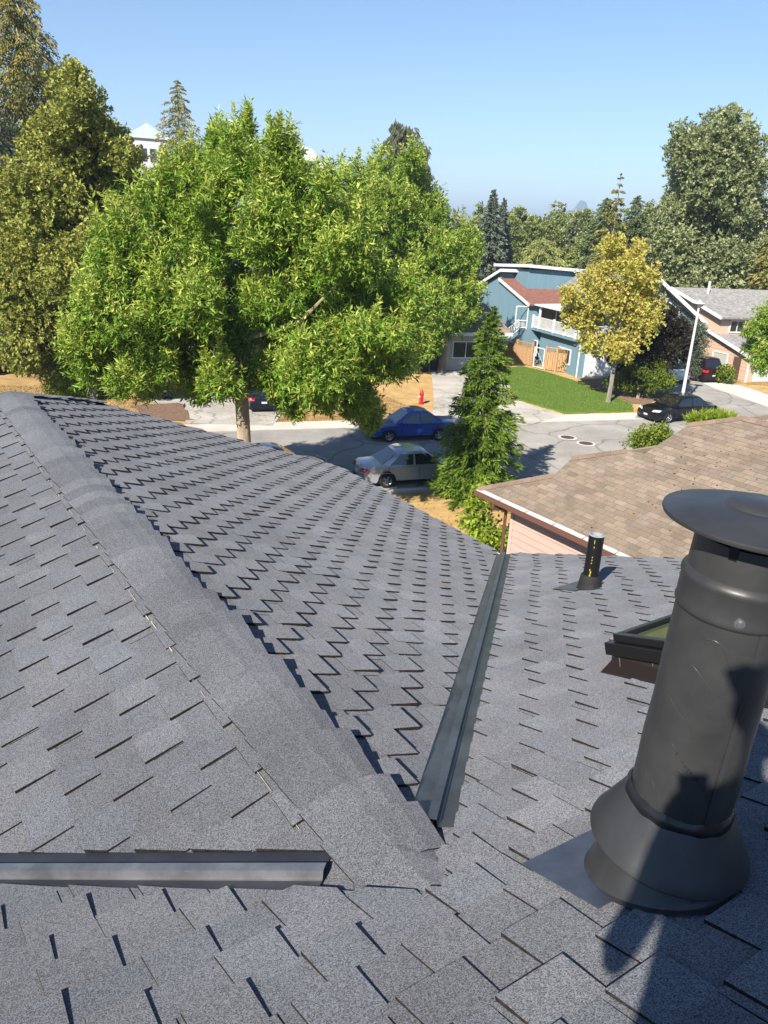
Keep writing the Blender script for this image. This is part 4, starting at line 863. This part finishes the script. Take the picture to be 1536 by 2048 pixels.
# the slopes turned to the street, behind the visible one
for pts in ([NR(0,0),NR(1.4,1.4),KN+al*1.4+sd*4+ez*1.4*TN,KN+sd*5.4],[NR(1.25,2.2),NR(2.35,3.1),KN+al*2.35+sd*7+ez*3.1*TN,KN+al*1.25+sd*7+ez*2.2*TN],[NR(2.95,4.7),NR(4,5.5),KN+al*4+sd*8+ez*5.5*TN,KN+al*2.95+sd*8.7+ez*4.7*TN],[NR(4,5.5),NR(14,5.5),NR(14,5.5)+sd*5.5-ez*5.5*TN,NR(4,5.5)+sd*5.5-ez*5.5*TN]):
    mb = MB(); mb.slab([p-ez*.02 for p in pts], -ez*.12); npart(mb, 'roof_slope', [M_tan], shade=True)
# gutter, downspout, wall of lapped boards
M_gut = mat('brown_gutter', (.16,.075,.055), .4); M_gw = mat('gutter_flash', (.6,.56,.5), .5, var=.1, vscale=5)
mb = MB(); P, Q = NR(-.03,-.02,-.02), NR(14,-.02,-.02); mb.slab([P-sd*.12, Q-sd*.12, Q, P], -ez*.13); npart(mb, 'gutter', M_gut)
for i in range(14): mb = MB(); P, Q = NR(i+.01,-.02,.012), NR(i+.985,-.02,.012); mb.slab([P-sd*.075-ez*.02, Q-sd*.075-ez*.02, Q+upn*.06, P+upn*.06], ez*.004); npart(mb, 'drip_flashing', M_gw)
M_pink = mat('pink_siding', (.50,.36,.30), .85, var=.07, vscale=3, bump=.003, bscale=20, stretch=(.3,.3,3))
w0 = KN+al*.9+sd*.55; w0[2] = 0
mb = MB(); mb.slab([w0, w0+al*12.5, w0+al*12.5+sd*8, w0+sd*8][::-1], ez*2.9); npart(mb, 'wall', M_pink)
for i in range(14):
    mb = MB(); z = 2.86-.2*(i+1); mb.slab([w0+ez*z-sd*.04, w0+al*12.5+ez*z-sd*.04, w0+al*12.5+ez*(z+.19)-sd*.008, w0+ez*(z+.19)-sd*.008], -sd*.008); npart(mb, 'siding_board', M_pink)
mb = MB(); mb.slab([w0-al*.02-sd*.06, w0+al*.10-sd*.06, w0+al*.10-sd*.036, w0-al*.02-sd*.036], ez*2.9); npart(mb, 'corner_board', mat('pink_trim', (.55,.42,.36), .8))
mb = MB(); g0 = NR(.75,-.08)-ez*.12; mb.tube([g0, g0-ez*.12, g0-ez*.2+sd*.12, g0-ez*.24+sd*.38, g0-ez*.34+sd*.5, g0-ez*2.6+sd*.5], .045, 10); npart(mb, 'downspout', M_gut, smooth=True)
mb = MB(); P, Q = NR(.3,.1), NR(14,.1); mb.slab([P-ez*.14, Q-ez*.14, Q+sd*.5-ez*.14, P+sd*.5-ez*.14], -ez*.02); npart(mb, 'soffit', M_gut)
rr = random.Random(8); deb = MB()                            # scattered cones and dead leaves on the shingles
for i in range(75):
    a, u_ = rr.gauss(4.6,1.0), rr.gauss(2.9,1.1)
    if a < 3.2 or u_ < .3 or u_ > 5.2: continue
    c = NR(a,u_,.025); q = rr.uniform(.010,.024); ang = rr.uniform(0,6.28); ax = np.array([math.cos(ang), math.sin(ang), 0]); deb.obox(c, ax, np.cross(nN, ax), nN, q, q*.7, q*.45)
tag(deb.build('leaf_litter', mat('litter', (.09,.045,.03), .95)), 'brown cones and dead leaves scattered over the tan shingles', 'litter', kind='stuff')

# ------------------------------------------------------------------ trees and shrubs
def quads_obj(name, B, Dv, Wv, L, W, mt, parent, tint, fold=.25):
    """one diamond leaf per row: base B, direction Dv, width direction Wv"""
    n = len(B); Nv = np.cross(Dv, Wv)
    p0 = B; p2 = B+Dv*L[:,None]; m = B+Dv*(L*.45)[:,None]
    p1 = m+Wv*(W/2)[:,None]+Nv*(W*fold)[:,None]; p3 = m-Wv*(W/2)[:,None]+Nv*(W*fold)[:,None]
    V = np.stack([p0, p1, p2, p3], 1).reshape(-1, 3)
    me = bpy.data.meshes.new(name); me.vertices.add(4*n); me.vertices.foreach_set('co', V.astype(np.float32).ravel())
    i = np.arange(n)*4; me.loops.add(6*n); me.loops.foreach_set('vertex_index', np.stack([i,i+1,i+2,i,i+2,i+3], 1).ravel()); me.polygons.add(2*n); me.polygons.foreach_set('loop_start', np.arange(2*n)*3); me.update()
    at = me.attributes.new('tint', 'FLOAT_COLOR', 'FACE'); C = np.ones((2*n, 4), np.float32); C[:,:3] = np.repeat(tint, 2, 0); at.data.foreach_set('color', C.ravel())
    me.materials.append(mt); o = bpy.data.objects.new(name, me); scene.collection.objects.link(o); o.parent = parent
    if parent: o.matrix_parent_inverse = Matrix.Translation(-parent.location)
    return o
def unit(a): return a/(np.linalg.norm(a, axis=-1, keepdims=True)+1e-9)
def sprays(rg, P, A, nl, L, W, spread=(25,85), droop=0.0, stem=.25):
    """nl leaves round each spray point P with axis A"""
    n = len(P); P = np.repeat(P, nl, 0); A = np.repeat(A, nl, 0); k = n*nl
    r = unit(rg.normal(size=(k,3))); per = unit(r-A*(r*A).sum(1, keepdims=True))
    th = np.radians(rg.uniform(*spread, k))[:,None]; D = unit(A*np.cos(th)+per*np.sin(th)+np.array([0,0,-droop]))
    B = P+A*(rg.uniform(-stem, stem, k))[:,None]
    Wd = unit(np.cross(D, unit(rg.normal(size=(k,3))+np.array([0,0,1.5]))))
    ll = L*rg.uniform(.6,1.25,k); return B, D, Wd, ll, W*rg.uniform(.7,1.2,k)*1.0
def broadleaf(name, label, base, clumps, mt, L, W, dens, nl=10, seed=0, bark=None, trunk=(.2,.1), up=.5, group=None, droop=.15, spread=(25,85), limbs=10, tipc=.0, shell=.5, cat='tree', fork=None, crown='crown', stem=.25, sub=7, spires=0):
    rg = np.random.default_rng(seed); t = thing(name, (base[0], base[1], base[2] if len(base) > 2 else 0), label, cat, group=group)
    C = np.array([c[0] for c in clumps]); R = np.array([c[1] for c in clumps]); ctr = (C*(R**2)[:,None]).sum(0)/(R**2).sum()
    if sub:
        C2, R2 = [], []
        for c, r in zip(C, R):
            for _ in range(sub):
                d = unit(rg.normal(size=3)+np.array([0,0,.25])); q = rg.uniform(.34,.56)*r; C2.append(c+d*(r-q*.75)*rg.uniform(.55,1.08)); R2.append(q)
        Cs, Rs = np.array(C2), np.array(R2)
    else: Cs, Rs = C, R
    Pl, Al, Tl = [], [], []
    for c, r in zip(Cs, Rs):
        n = max(8, int(dens*r*r)); d = unit(rg.normal(size=(n,3))); rad = r*(shell+(1-shell)*rg.random(n)**.5)*(1+.10*rg.normal(size=n))
        P = c+d*rad[:,None]*np.array([1,1,.95]); A = unit(d+unit(P-ctr)*.4+np.array([0,0,up])+rg.normal(size=(n,3))*.35)
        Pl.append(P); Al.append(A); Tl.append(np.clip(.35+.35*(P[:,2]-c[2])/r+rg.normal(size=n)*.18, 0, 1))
    if spires:
        for c, r in zip(Cs, Rs):
            for _ in range(rg.poisson(spires)):
                d = unit(rg.normal(size=3)*.6+np.array([0,0,1.1])+unit(c-ctr)*.5); p0 = c+d*r*.8; ax = unit(d*.35+np.array([0,0,1.0])+rg.normal(size=3)*.12); m_ = rg.integers(3,7)
                Pl.append(p0+ax*(np.arange(m_)*L*.62)[:,None]); Al.append(np.repeat(ax[None], m_, 0)); Tl.append(np.full(m_, .75)+rg.normal(size=m_)*.12)
    P, A, T = np.concatenate(Pl), np.concatenate(Al), np.concatenate(Tl)
    B, D, Wd, ll, ww = sprays(rg, P, A, nl, L, W, spread, droop, stem)
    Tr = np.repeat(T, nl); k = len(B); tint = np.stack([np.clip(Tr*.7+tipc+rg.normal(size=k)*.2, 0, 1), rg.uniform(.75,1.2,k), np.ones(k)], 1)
    quads_obj(crown, B, D, Wd, ll, ww, mt, t, tint)
    b = np.array([base[0], base[1], t.location[2]]); bark = bark or M_bark
    zlow = (C[:,2]-R).min(); fk = fork if fork is not None else max(b[2]+.5, zlow+.25*(ctr[2]-zlow)); f0 = np.array([b[0], b[1], fk]); f1 = np.array([b[0]*.5+ctr[0]*.5, b[1]*.5+ctr[1]*.5, ctr[2]])
    mb = MB(); w1 = rg.normal(size=3)*trunk[0]*.3; w1[2] = 0
    mb.tube([b-ez*.1, b+ez*.25, b*.5+f0*.5+w1, f0, (f0+f1)/2+w1, f1], [trunk[0]*1.5, trunk[0]*1.05, trunk[0]*.95, trunk[0]*.95, trunk[0]*.6, trunk[1]], 10)
    o = mb.build('trunk', bark, t, smooth=True); o.matrix_parent_inverse = Matrix.Translation(-t.location)
    idx = np.argsort(-R)[:limbs]
    for i in idx:
        s = f0+(f1-f0)*rg.uniform(0,.9); e = C[i]; m = s*.45+e*.55+np.array([0,0,-.12*np.linalg.norm(e-s)]); lb = MB(); lb.tube([s, m, e], [trunk[0]*.42, trunk[0]*.28, trunk[1]*.25], 6); q = lb.build('limb', bark, t, smooth=True); q.matrix_parent_inverse = Matrix.Translation(-t.location)
    return t
def pxclumps(L, dist, depth, seed, scale=1.0, extra=1):
    """photo circles (x, y, r) -> clump spheres round a tree at this distance"""
    rg = random.Random(seed); out = []
    for x, y, r in L:
        for k in range(extra): 
            dd = dist+rg.uniform(-depth, depth)*(1 if k else .6); c = AT(x, y, dist); c = EYEP+(c-EYEP)*(dd/dist); out.append((c, r/FPX*dist*1.05*scale))
    return out
def conifer(name, label, base, H, Rm, mt, nb=130, seed=0, droop=.5, L=.35, W=.12, nf=26, z0=.06, pw=.8, bark=None, group=None, hang=.5, tr=None, gaps=.0, lean=(0,0), cat='tree', vary=(.7,1.12)):
    rg = np.random.default_rng(seed); t = thing(name, (base[0], base[1], 0), label, cat, group=group)
    b = np.array([base[0], base[1], 0.0]); top = b+np.array([lean[0], lean[1], H])
    f = z0+(1-z0)*(np.arange(nb)+rg.random(nb))/nb; f = f[rg.random(nb) > gaps*(f > .3)]; m = len(f)
    az = np.arange(m)*2.4+rg.normal(size=m)*.3; Ln = Rm*np.maximum(.015, (1-f)**pw)*rg.uniform(*vary,m)+.02*Rm
    Bs, Ds, Ws, Ls, Wws, Ts = [], [], [], [], [], []
    brs = MB()
    for i in range(m):
        o_ = b+(top-b)*f[i]; d = np.array([math.cos(az[i]), math.sin(az[i]), 0]); u = rg.random(nf)**.75
        rise = .25*(f[i]-.35); path = o_+d*(Ln[i]*u)[:,None]+ez*((rise*u-droop*.5*u*u)*Ln[i])[:,None]
        sp = np.array([-d[1], d[0], 0])*(rg.normal(size=nf)*Ln[i]*.16*(1.15-u))[:,None]; path = path+sp+ez*(rg.normal(size=nf)*Ln[i]*.05)[:,None]
        D = unit(d*(.6+.4*u[:,None])+sp*.8/(Ln[i]*.2+.1)+rg.normal(size=(nf,3))*.35+np.array([0,0,-hang]))
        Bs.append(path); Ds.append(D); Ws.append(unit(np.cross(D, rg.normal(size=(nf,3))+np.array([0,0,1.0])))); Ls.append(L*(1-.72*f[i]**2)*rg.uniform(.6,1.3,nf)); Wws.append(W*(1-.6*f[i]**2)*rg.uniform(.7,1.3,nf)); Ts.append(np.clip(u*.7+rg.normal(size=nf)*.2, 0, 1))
        if i % 3 == 0: brs.tube([o_, o_+d*Ln[i]*.5+ez*rise*.5*Ln[i]*.9, o_+d*Ln[i]*.9+ez*(rise*.9-droop*.4)*Ln[i]], [.02*Rm*.5, .012*Rm*.5, .004*Rm], 4)
    cat_ = lambda q: np.concatenate(q); T = cat_(Ts); k = len(T)
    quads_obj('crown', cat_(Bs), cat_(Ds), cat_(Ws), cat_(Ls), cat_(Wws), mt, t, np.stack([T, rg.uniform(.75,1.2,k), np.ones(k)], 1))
    r0 = tr or H*.014; mb = MB(); mb.tube([b, b+(top-b)*.5, top], [r0, r0*.6, r0*.08], 8)
    for o_, nm in ((mb, 'trunk'), (brs, 'branches')): q = o_.build(nm, bark or M_bark, t, smooth=True); q.matrix_parent_inverse = Matrix.Translation(-t.location)
    return t
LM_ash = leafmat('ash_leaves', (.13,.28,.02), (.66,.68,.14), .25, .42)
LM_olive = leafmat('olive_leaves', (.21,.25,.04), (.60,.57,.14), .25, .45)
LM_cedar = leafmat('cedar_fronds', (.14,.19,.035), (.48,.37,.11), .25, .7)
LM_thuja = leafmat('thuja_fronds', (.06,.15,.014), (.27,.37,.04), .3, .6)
LM_bright = leafmat('bright_leaves', (.24,.36,.03), (.55,.6,.08), .4, .4)
LM_maple = leafmat('maple_leaves', (.52,.54,.10), (.76,.58,.18), .4, .5)
LM_purple = leafmat('purple_leaves', (.022,.018,.012), (.075,.06,.03), .2, .5)
LM_shrub = leafmat('shrub_leaves', (.12,.2,.02), (.40,.44,.05), .3, .5)
LM_poplar = leafmat('poplar_leaves', (.20,.25,.08), (.60,.62,.36), .3, .35)
LM_spruce = leafmat('spruce_needles', (.09,.12,.08), (.22,.26,.18), .15, .7)
LM_pine = leafmat('pine_needles', (.08,.13,.04), (.24,.30,.10), .15, .7)
LM_far = leafmat('far_leaves', (.18,.24,.05), (.46,.48,.15), .25, .6)
LM_grey = leafmat('greyish_leaves', (.11,.15,.09), (.22,.27,.16), .25, .6)

# the big ash in our front yard
D1 = 25.0; b = AT(485, 1000, D1)
AL = [(700,790,50),(640,790,40),(560,770,40),(735,835,24),(620,705,78),(690,640,80),(765,640,66),(660,570,82),(800,570,46),(680,745,56),(600,735,50),(545,560,70),(770,720,50),(440,740,40),(505,735,34),(465,762,24),(395,775,26),(400,620,62),(470,655,52),(355,600,60),(430,585,60),(330,640,56),(500,600,50),(465,325,72),(400,360,70),(545,345,66),(300,420,76),(420,440,95),(560,440,90),(650,425,75),(235,480,70),(205,575,68),(310,545,88),(440,550,100),(585,550,95),(700,520,85),(250,665,82),(345,665,80),(175,620,42),(760,595,75),(640,650,92),(745,690,80),(560,690,70),(440,690,62),(700,770,58),(612,765,50),(735,825,30),(425,765,34),(590,805,24),(215,710,58),(300,735,55),(690,450,60),(520,640,66),(810,640,45),(375,735,48),(540,745,42),(165,690,36),(470,265,20),(490,240,14),(430,262,16),(580,290,18),(335,345,22),(650,350,20),(545,270,14),(600,330,26),(250,760,30)]
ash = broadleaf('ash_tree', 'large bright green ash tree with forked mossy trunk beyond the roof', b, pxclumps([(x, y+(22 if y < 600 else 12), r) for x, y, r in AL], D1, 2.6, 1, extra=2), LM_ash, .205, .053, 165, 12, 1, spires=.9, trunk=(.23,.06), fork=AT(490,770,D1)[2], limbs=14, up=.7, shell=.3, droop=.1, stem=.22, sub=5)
# second ash across the street
D2 = math.hypot(*G(883,745)[:2]); b = G(883,745)
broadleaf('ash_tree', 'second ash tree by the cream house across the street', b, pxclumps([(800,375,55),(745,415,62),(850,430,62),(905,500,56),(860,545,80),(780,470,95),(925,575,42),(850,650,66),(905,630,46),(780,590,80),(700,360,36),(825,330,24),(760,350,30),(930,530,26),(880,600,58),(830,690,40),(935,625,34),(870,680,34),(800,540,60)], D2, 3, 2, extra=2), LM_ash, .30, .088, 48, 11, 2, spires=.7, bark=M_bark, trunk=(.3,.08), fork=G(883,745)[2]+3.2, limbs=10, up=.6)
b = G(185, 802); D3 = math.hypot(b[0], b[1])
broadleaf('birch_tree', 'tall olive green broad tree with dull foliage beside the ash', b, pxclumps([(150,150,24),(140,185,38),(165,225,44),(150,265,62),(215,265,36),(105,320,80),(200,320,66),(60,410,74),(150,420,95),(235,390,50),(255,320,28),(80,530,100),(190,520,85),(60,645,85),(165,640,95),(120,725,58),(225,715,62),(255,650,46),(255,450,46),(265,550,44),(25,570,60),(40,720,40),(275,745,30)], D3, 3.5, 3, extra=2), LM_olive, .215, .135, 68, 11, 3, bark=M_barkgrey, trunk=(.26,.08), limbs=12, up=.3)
b = G(140, 800); broadleaf('yellow_bush', 'yellow green bush at the foot of the olive green tree', b, pxclumps([(140,765,32),(115,775,24),(165,778,24)], math.hypot(b[0],b[1]), .5, 4, extra=2), LM_bright, .14, .05, 260, 9, 4, trunk=(.06,.02), limbs=4, cat='shrub', crown='foliage')
# conifers at the left
p = AT(95, 700, 62); conifer('cedar_tree', 'tall russet tipped red cedar rising out of the picture', p, AT(100,-80,62)[2], 9.0, LM_cedar, 330, 5, .9, .42, .14, 170, z0=.1, pw=.75, hang=1.1)
p = AT(-25, 700, 55); conifer('fir_tree', 'dark fir standing in front of the russet cedar', p, AT(-20,-250,55)[2], 6.0, LM_spruce, 230, 6, .8, .5, .15, 90, z0=.15, hang=.8)
p = AT(368, 520, 75); conifer('cedar_tree', 'pointed conifer behind the ash beside the pale green roof', p, AT(366,160,75)[2], 6.2, LM_cedar, 210, 7, .7, .42, .14, 90, z0=.1, hang=.7, pw=.7)
p = AT(265, 600, 70); conifer('cedar_tree', 'small conifer half hidden between olive tree and ash', p, AT(300,280,70)[2], 4.0, LM_cedar, 120, 8, .7, .5, .2, 45, z0=.1, hang=.7)
# cedar on our verge
p = G(945, 1003); Dc = math.hypot(p[0], p[1]); conifer('cypress_tree', 'feathery young green conifer standing between silver car and street', p, AT(970,600,Dc)[2]-.2, 1.95, LM_thuja, 210, 9, .35, .26, .06, 150, z0=.03, pw=.72, hang=.25, vary=(.5,1.25), lean=(.12,0), tr=.11)
D5 = 22.0; b = AT(965, 1120, D5); broadleaf('mulberry_bush', 'bright lime leaved shrub between our roof and the pink wall', b, pxclumps([(960,985,20),(985,1000,16),(950,1020,26),(975,1050,28),(940,1045,20),(1000,1075,18),(960,1085,24),(1015,1070,14),(975,1120,26),(990,1160,25)], D5, .35, 5, extra=1), LM_bright, .15, .10, 260, 6, 10, trunk=(.04,.015), limbs=6, cat='shrub', crown='foliage', up=.2, spread=(50,100))
# yellowing maple with slim trunk
b = G(1216, 806); Dm = math.hypot(b[0], b[1]); broadleaf('maple_tree', 'yellowing maple on the green lawn of the blue house', b, pxclumps([(1230,525,34),(1260,540,36),(1200,575,44),(1250,590,50),(1170,620,40),(1215,640,50),(1275,640,44),(1150,640,26),(1245,690,36),(1195,685,34),(1290,600,36),(1300,560,28),(1225,495,20),(1275,500,18),(1140,590,20)], Dm, 1.6, 6, extra=2), LM_maple, .20, .14, 54, 8, 11, bark=M_barkgrey, trunk=(.13,.04), limbs=8, fork=2.6, up=.3, tipc=.1)
b = G(1290, 785); Dp = 54.0; broadleaf('plum_tree', 'dark purple leaved tree behind the yellowing maple', b, pxclumps([(1290,640,36),(1330,655,40),(1260,680,40),(1310,700,44),(1350,700,34),(1235,700,34),(1360,660,22),(1285,740,34)], Dp, 1.6, 7, extra=2), LM_purple, .2, .13, 80, 9, 12, trunk=(.12,.04), limbs=6, up=.2)
b = G(1275, 798); Ds = math.hypot(b[0], b[1]); broadleaf('rounded_shrub', 'clipped spreading yellow green shrub in front of the purple tree', b, pxclumps([(1255,750,26),(1290,745,30),(1320,750,26),(1235,765,20),(1300,768,22),(1335,762,14),(1265,772,18)], Ds, .8, 8, extra=2), LM_shrub, .13, .06, 210, 9, 13, trunk=(.09,.03), limbs=7, up=.6, cat='shrub', crown='foliage')
b = AT(1390, 760, 63); broadleaf('grey_shrub', 'grey green clipped shrub against the peach wall', b, pxclumps([(1388,665,20),(1392,690,20),(1385,715,18),(1390,740,16)], 63, .4, 9, extra=2), LM_grey, .14, .07, 170, 9, 14, trunk=(.06,.02), limbs=3, cat='shrub', crown='foliage')
b = G(1448, 768); broadleaf('leafy_bush', 'low green hydrangea bush by the peach house door', b, pxclumps([(1445,748,16),(1455,755,12),(1436,755,10)], math.hypot(b[0],b[1]), .3, 10, extra=2), LM_shrub, .16, .1, 200, 7, 15, trunk=(.03,.01), limbs=3, cat='shrub', crown='foliage')
for i, (x, y, lb) in enumerate(((1112,735,'tall flowering plant with pale blooms against the short cedar fence'), (1138,742,'leafy garden plant at the blue house corner'))):
    b = G(x, y+3); q = broadleaf('garden_plant', lb, b, pxclumps([(x,y-14,12),(x+6,y-24,7),(x-8,y-8,9)], math.hypot(b[0],b[1]), .2, 20+i, extra=2), LM_shrub, .3, .07, 120, 8, 30+i, trunk=(.03,.01), limbs=3, up=1.2, spread=(10,50), cat='plant', crown='foliage')
    if i == 0:
        rg = random.Random(2)
        for k in range(9): mb = MB(); c = AT(x+rg.uniform(-14,14), y-26+rg.uniform(-6,8), math.hypot(b[0],b[1])-.4); mb.lathe([(0,-.05),(.1,0),(.06,.07),(0,.05)], c, 8); o = mb.build('bloom', mat('pale_bloom', (.6,.42,.33), .8), q); o.matrix_parent_inverse = Matrix.Translation(-q.location)
# shrubs beyond the tan roof
b = AT(1305, 905, 31); broadleaf('hedge_shrub', 'upright green shrub peeping over the tan roof', b, pxclumps([(1300,880,24),(1325,868,14),(1280,885,24),(1310,890,30),(1295,925,34)], 31, .5, 11, extra=2), LM_shrub, .13, .08, 230, 8, 16, trunk=(.05,.02), limbs=4, cat='shrub', crown='foliage', up=.8)
b = AT(1415, 860, 29); broadleaf('tufted_grass_bush', 'light green feathery bush behind the tan roof ridge', b, pxclumps([(1385,846,10),(1410,842,11),(1435,842,10),(1455,846,8),(1410,882,20),(1430,895,22)], 29, .4, 12, extra=2), LM_bright, .22, .03, 260, 8, 17, trunk=(.05,.02), limbs=4, up=1.6, spread=(5,40), cat='shrub', crown='foliage')
b = AT(1560, 800, 40); broadleaf('locust_tree', 'drooping locust branches reaching in beside the peach house', b, pxclumps([(1530,660,26),(1510,690,16),(1550,700,34),(1525,725,18),(1560,640,40),(1500,660,10),(1580,720,40)], 40, 1, 13, extra=2), LM_ash, .2, .05, 120, 9, 18, trunk=(.12,.04), limbs=5, up=-.2, droop=.5)
# background wood
PB = 92.0; b = AT(1410, 600, PB)
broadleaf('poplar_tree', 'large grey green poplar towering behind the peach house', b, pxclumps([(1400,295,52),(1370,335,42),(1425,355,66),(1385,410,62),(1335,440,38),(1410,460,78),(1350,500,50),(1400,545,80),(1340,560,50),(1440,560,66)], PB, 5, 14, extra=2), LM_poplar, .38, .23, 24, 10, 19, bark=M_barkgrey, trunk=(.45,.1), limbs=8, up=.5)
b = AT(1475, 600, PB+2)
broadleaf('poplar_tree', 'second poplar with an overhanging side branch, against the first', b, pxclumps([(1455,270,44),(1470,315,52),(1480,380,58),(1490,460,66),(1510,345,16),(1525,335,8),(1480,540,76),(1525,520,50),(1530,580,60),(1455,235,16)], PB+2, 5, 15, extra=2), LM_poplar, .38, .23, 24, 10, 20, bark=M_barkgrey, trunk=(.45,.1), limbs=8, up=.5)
p = AT(1535, 600, 88); conifer('cedar_tree', 'yellowish conifer at the edge past the second poplar', p, AT(1534,400,88)[2], 3.5, LM_cedar, 150, 21, .7, .6, .2, 45, hang=.6)
p = AT(800, 500, 85); wb = broadleaf('weeping_birch', 'thin weeping birch with bare white stems above the second ash', p, pxclumps([(805,280,28),(820,320,32),(780,295,20),(842,305,18),(838,345,22),(800,345,30),(790,255,14)], 85, 1.5, 16), leafmat('birch_thin', (.10,.11,.06), (.2,.2,.11), .2, .6), .5, .1, 70, 9, 22, bark=M_barkpale, trunk=(.2,.05), limbs=7, up=-1.5, droop=1.6, shell=.3)
for i, (x, yt, xb, lb, kw) in enumerate((
    (975,378,975,'tall blue spruce behind the blue house chimney', dict(Rm=4.2, mt=LM_spruce, nb=200, pw=.9)),
    (998,395,1000,'slimmer blue spruce close beside the tall one', dict(Rm=3.2, mt=LM_spruce, nb=160, pw=.9)),
    (1082,478,1082,'rounded golden cedar right behind the blue house', dict(Rm=6.5, mt=LM_far, nb=190, pw=.42, hang=1.0)),
    (1218,345,1218,'sparse brown topped conifer above the dark pines', dict(Rm=3.6, mt=LM_cedar, nb=150, gaps=.45)),
    (1198,395,1195,'dark pine behind the yellowing maple', dict(Rm=5.0, mt=LM_pine, nb=220, pw=.6)),
    (1258,390,1256,'second dark pine toward the poplars', dict(Rm=4.6, mt=LM_pine, nb=200, pw=.6)),
    (1155,470,1150,'small green conifer left of the dark pines', dict(Rm=4.0, mt=LM_far, nb=140)),
    (938,440,938,'dark pointed spruce at the edge of the second ash', dict(Rm=3.0, mt=LM_spruce, nb=140)),
    (912,438,912,'dull green spruce half hidden by the second ash', dict(Rm=3.4, mt=LM_pine, nb=140)))):
    dist = 96+6*(i % 3)+(14 if yt > 430 and i != 2 else 0); p = AT(x, 520, dist); mt = kw.pop('mt'); Rm = kw.pop('Rm'); nb = kw.pop('nb')
    conifer('spruce_tree' if mt is LM_spruce else 'pine_tree' if mt is LM_pine else 'cedar_tree', lb, p, AT(x, yt, dist)[2], Rm, mt, nb, 40+i, .5, .65, .24, 60, z0=.05, tr=.25, **{**dict(hang=.4), **kw})
for i, (x, y, r, d, lb) in enumerate(((1035,440,20,150,'rounded far tree left of the mountain'), (1060,470,30,150,'low far tree below the mountain'), (1105,450,22,155,'far tree under the mountain slope'), (1135,455,24,150,'far tree below the mountain peak'), (1165,450,24,140,'olive far tree next to the dark pines'), (1015,470,30,140,'far tree between spruces and golden cedar'), (1290,470,40,110,'pale broad tree between pines and poplars'), (955,480,34,120,'dense tree left of the blue spruces'), (1310,540,40,100,'bushy tree behind the yellowing maple top'))):
    b = AT(x, 540, d); broadleaf('far_tree', lb, b, pxclumps([(x,y,r),(x-r*.6,y+r*.9,r*.9),(x+r*.6,y+r*.8,r*.9),(x,y+r*1.8,r*1.1),(x+r*.3,y-r*.8,r*.4)], d, 2, 50+i, extra=2), LM_far if i % 2 else LM_poplar, .52, .3, 22, 9, 60+i, bark=M_barkgrey, trunk=(.25,.08), limbs=4, up=.4, group='trees of the wood beyond the houses')
# the wood closing off the view further out, one mass
rg = np.random.default_rng(77); Pw = []
for k in range(240):
    x = rg.uniform(-200, 1750); d = rg.uniform(170, 330); c = AT(x, 500, d); h = rg.uniform(8, 14) + (3 if rg.random() < .2 else 0)
    n = 26; zf = rg.random(n)**.7; Pw.append(np.stack([c[0]+rg.normal(size=n)*(2.6*(1.05-zf*.85)), c[1]+rg.normal(size=n)*(2.6*(1.05-zf*.85)), zf*h], 1))
Pw = np.concatenate(Pw); A = unit(rg.normal(size=Pw.shape)+np.array([0,0,.4])); B, Dd, Wd, ll, ww = sprays(rg, Pw, A, 9, 1.5, .8, stem=.6); k = len(B)
o = quads_obj('distant_wood', B, Dd, Wd, ll, ww, LM_far, None, np.stack([np.clip(rg.normal(.3,.25,k),0,1), rg.uniform(.6,1.15,k), np.ones(k)], 1)); tag(o, 'band of distant mixed woodland along the skyline', 'woodland', kind='stuff')

# ------------------------------------------------------------------ far mountains and the haze in front of them
def ridge_h(x): return sum(a*math.exp(-((x-c)/w)**2) for c, a, w in ((1158,.55,14),(1150,.5,40),(1120,.42,26),(1070,.5,22),(1205,.35,50),(1020,.25,60),(1300,.3,90),(700,.3,150),(300,.35,160)))
MD = 5200.0; mb = MB(); xs = list(range(-300, 1900, 12)); rr = random.Random(4); top, foot, back = [], [], []
for x in xs:
    q = AT(x, 470, MD); dirn = np.array([q[0], q[1], 0])/MD
    hgt = 180*ridge_h(x)+rr.uniform(0, 14)+12
    top.append(dirn*MD+ez*hgt); foot.append(dirn*(MD-900-rr.uniform(0,120))-ez*2); back.append(dirn*(MD+900)-ez*2)
n = len(xs); mid = [f*.5+t_*.5+ez*rr.uniform(-14,14) for f, t_ in zip(foot, top)]
for i in range(n-1):
    mb.add([foot[i],foot[i+1],mid[i+1],mid[i]], [(0,1,2,3)]); mb.add([mid[i],mid[i+1],top[i+1],top[i]], [(0,1,2,3)]); mb.add([top[i],top[i+1],back[i+1],back[i]], [(0,1,2,3)])
tag(mb.build('hills', mat('mountain_forest', (.06,.08,.07), 1.0, var=.3, vscale=.01), smooth=True), kind='structure')
HZ = 3.4e-4
mb = MB(); mb.box((-9500,-9500,-1.0), (9500,9500,200)); hz = mb.build('haze', []); hm = bpy.data.materials.new('haze_air'); hm.use_nodes = True
nt = hm.node_tree; nt.nodes.remove(nt.nodes['Principled BSDF']); pv = nt.nodes.new('ShaderNodeVolumePrincipled')
pv.inputs['Color'].default_value = (.60,.76,1.0,1); pv.inputs['Density'].default_value = HZ; pv.inputs['Anisotropy'].default_value = .0
nt.links.new(pv.outputs[0], nt.nodes['Material Output'].inputs['Volume']); hz.data.materials.clear(); hz.data.materials.append(hm); tag(hz, 'thin pale summer haze over the neighbourhood', 'haze', kind='stuff')
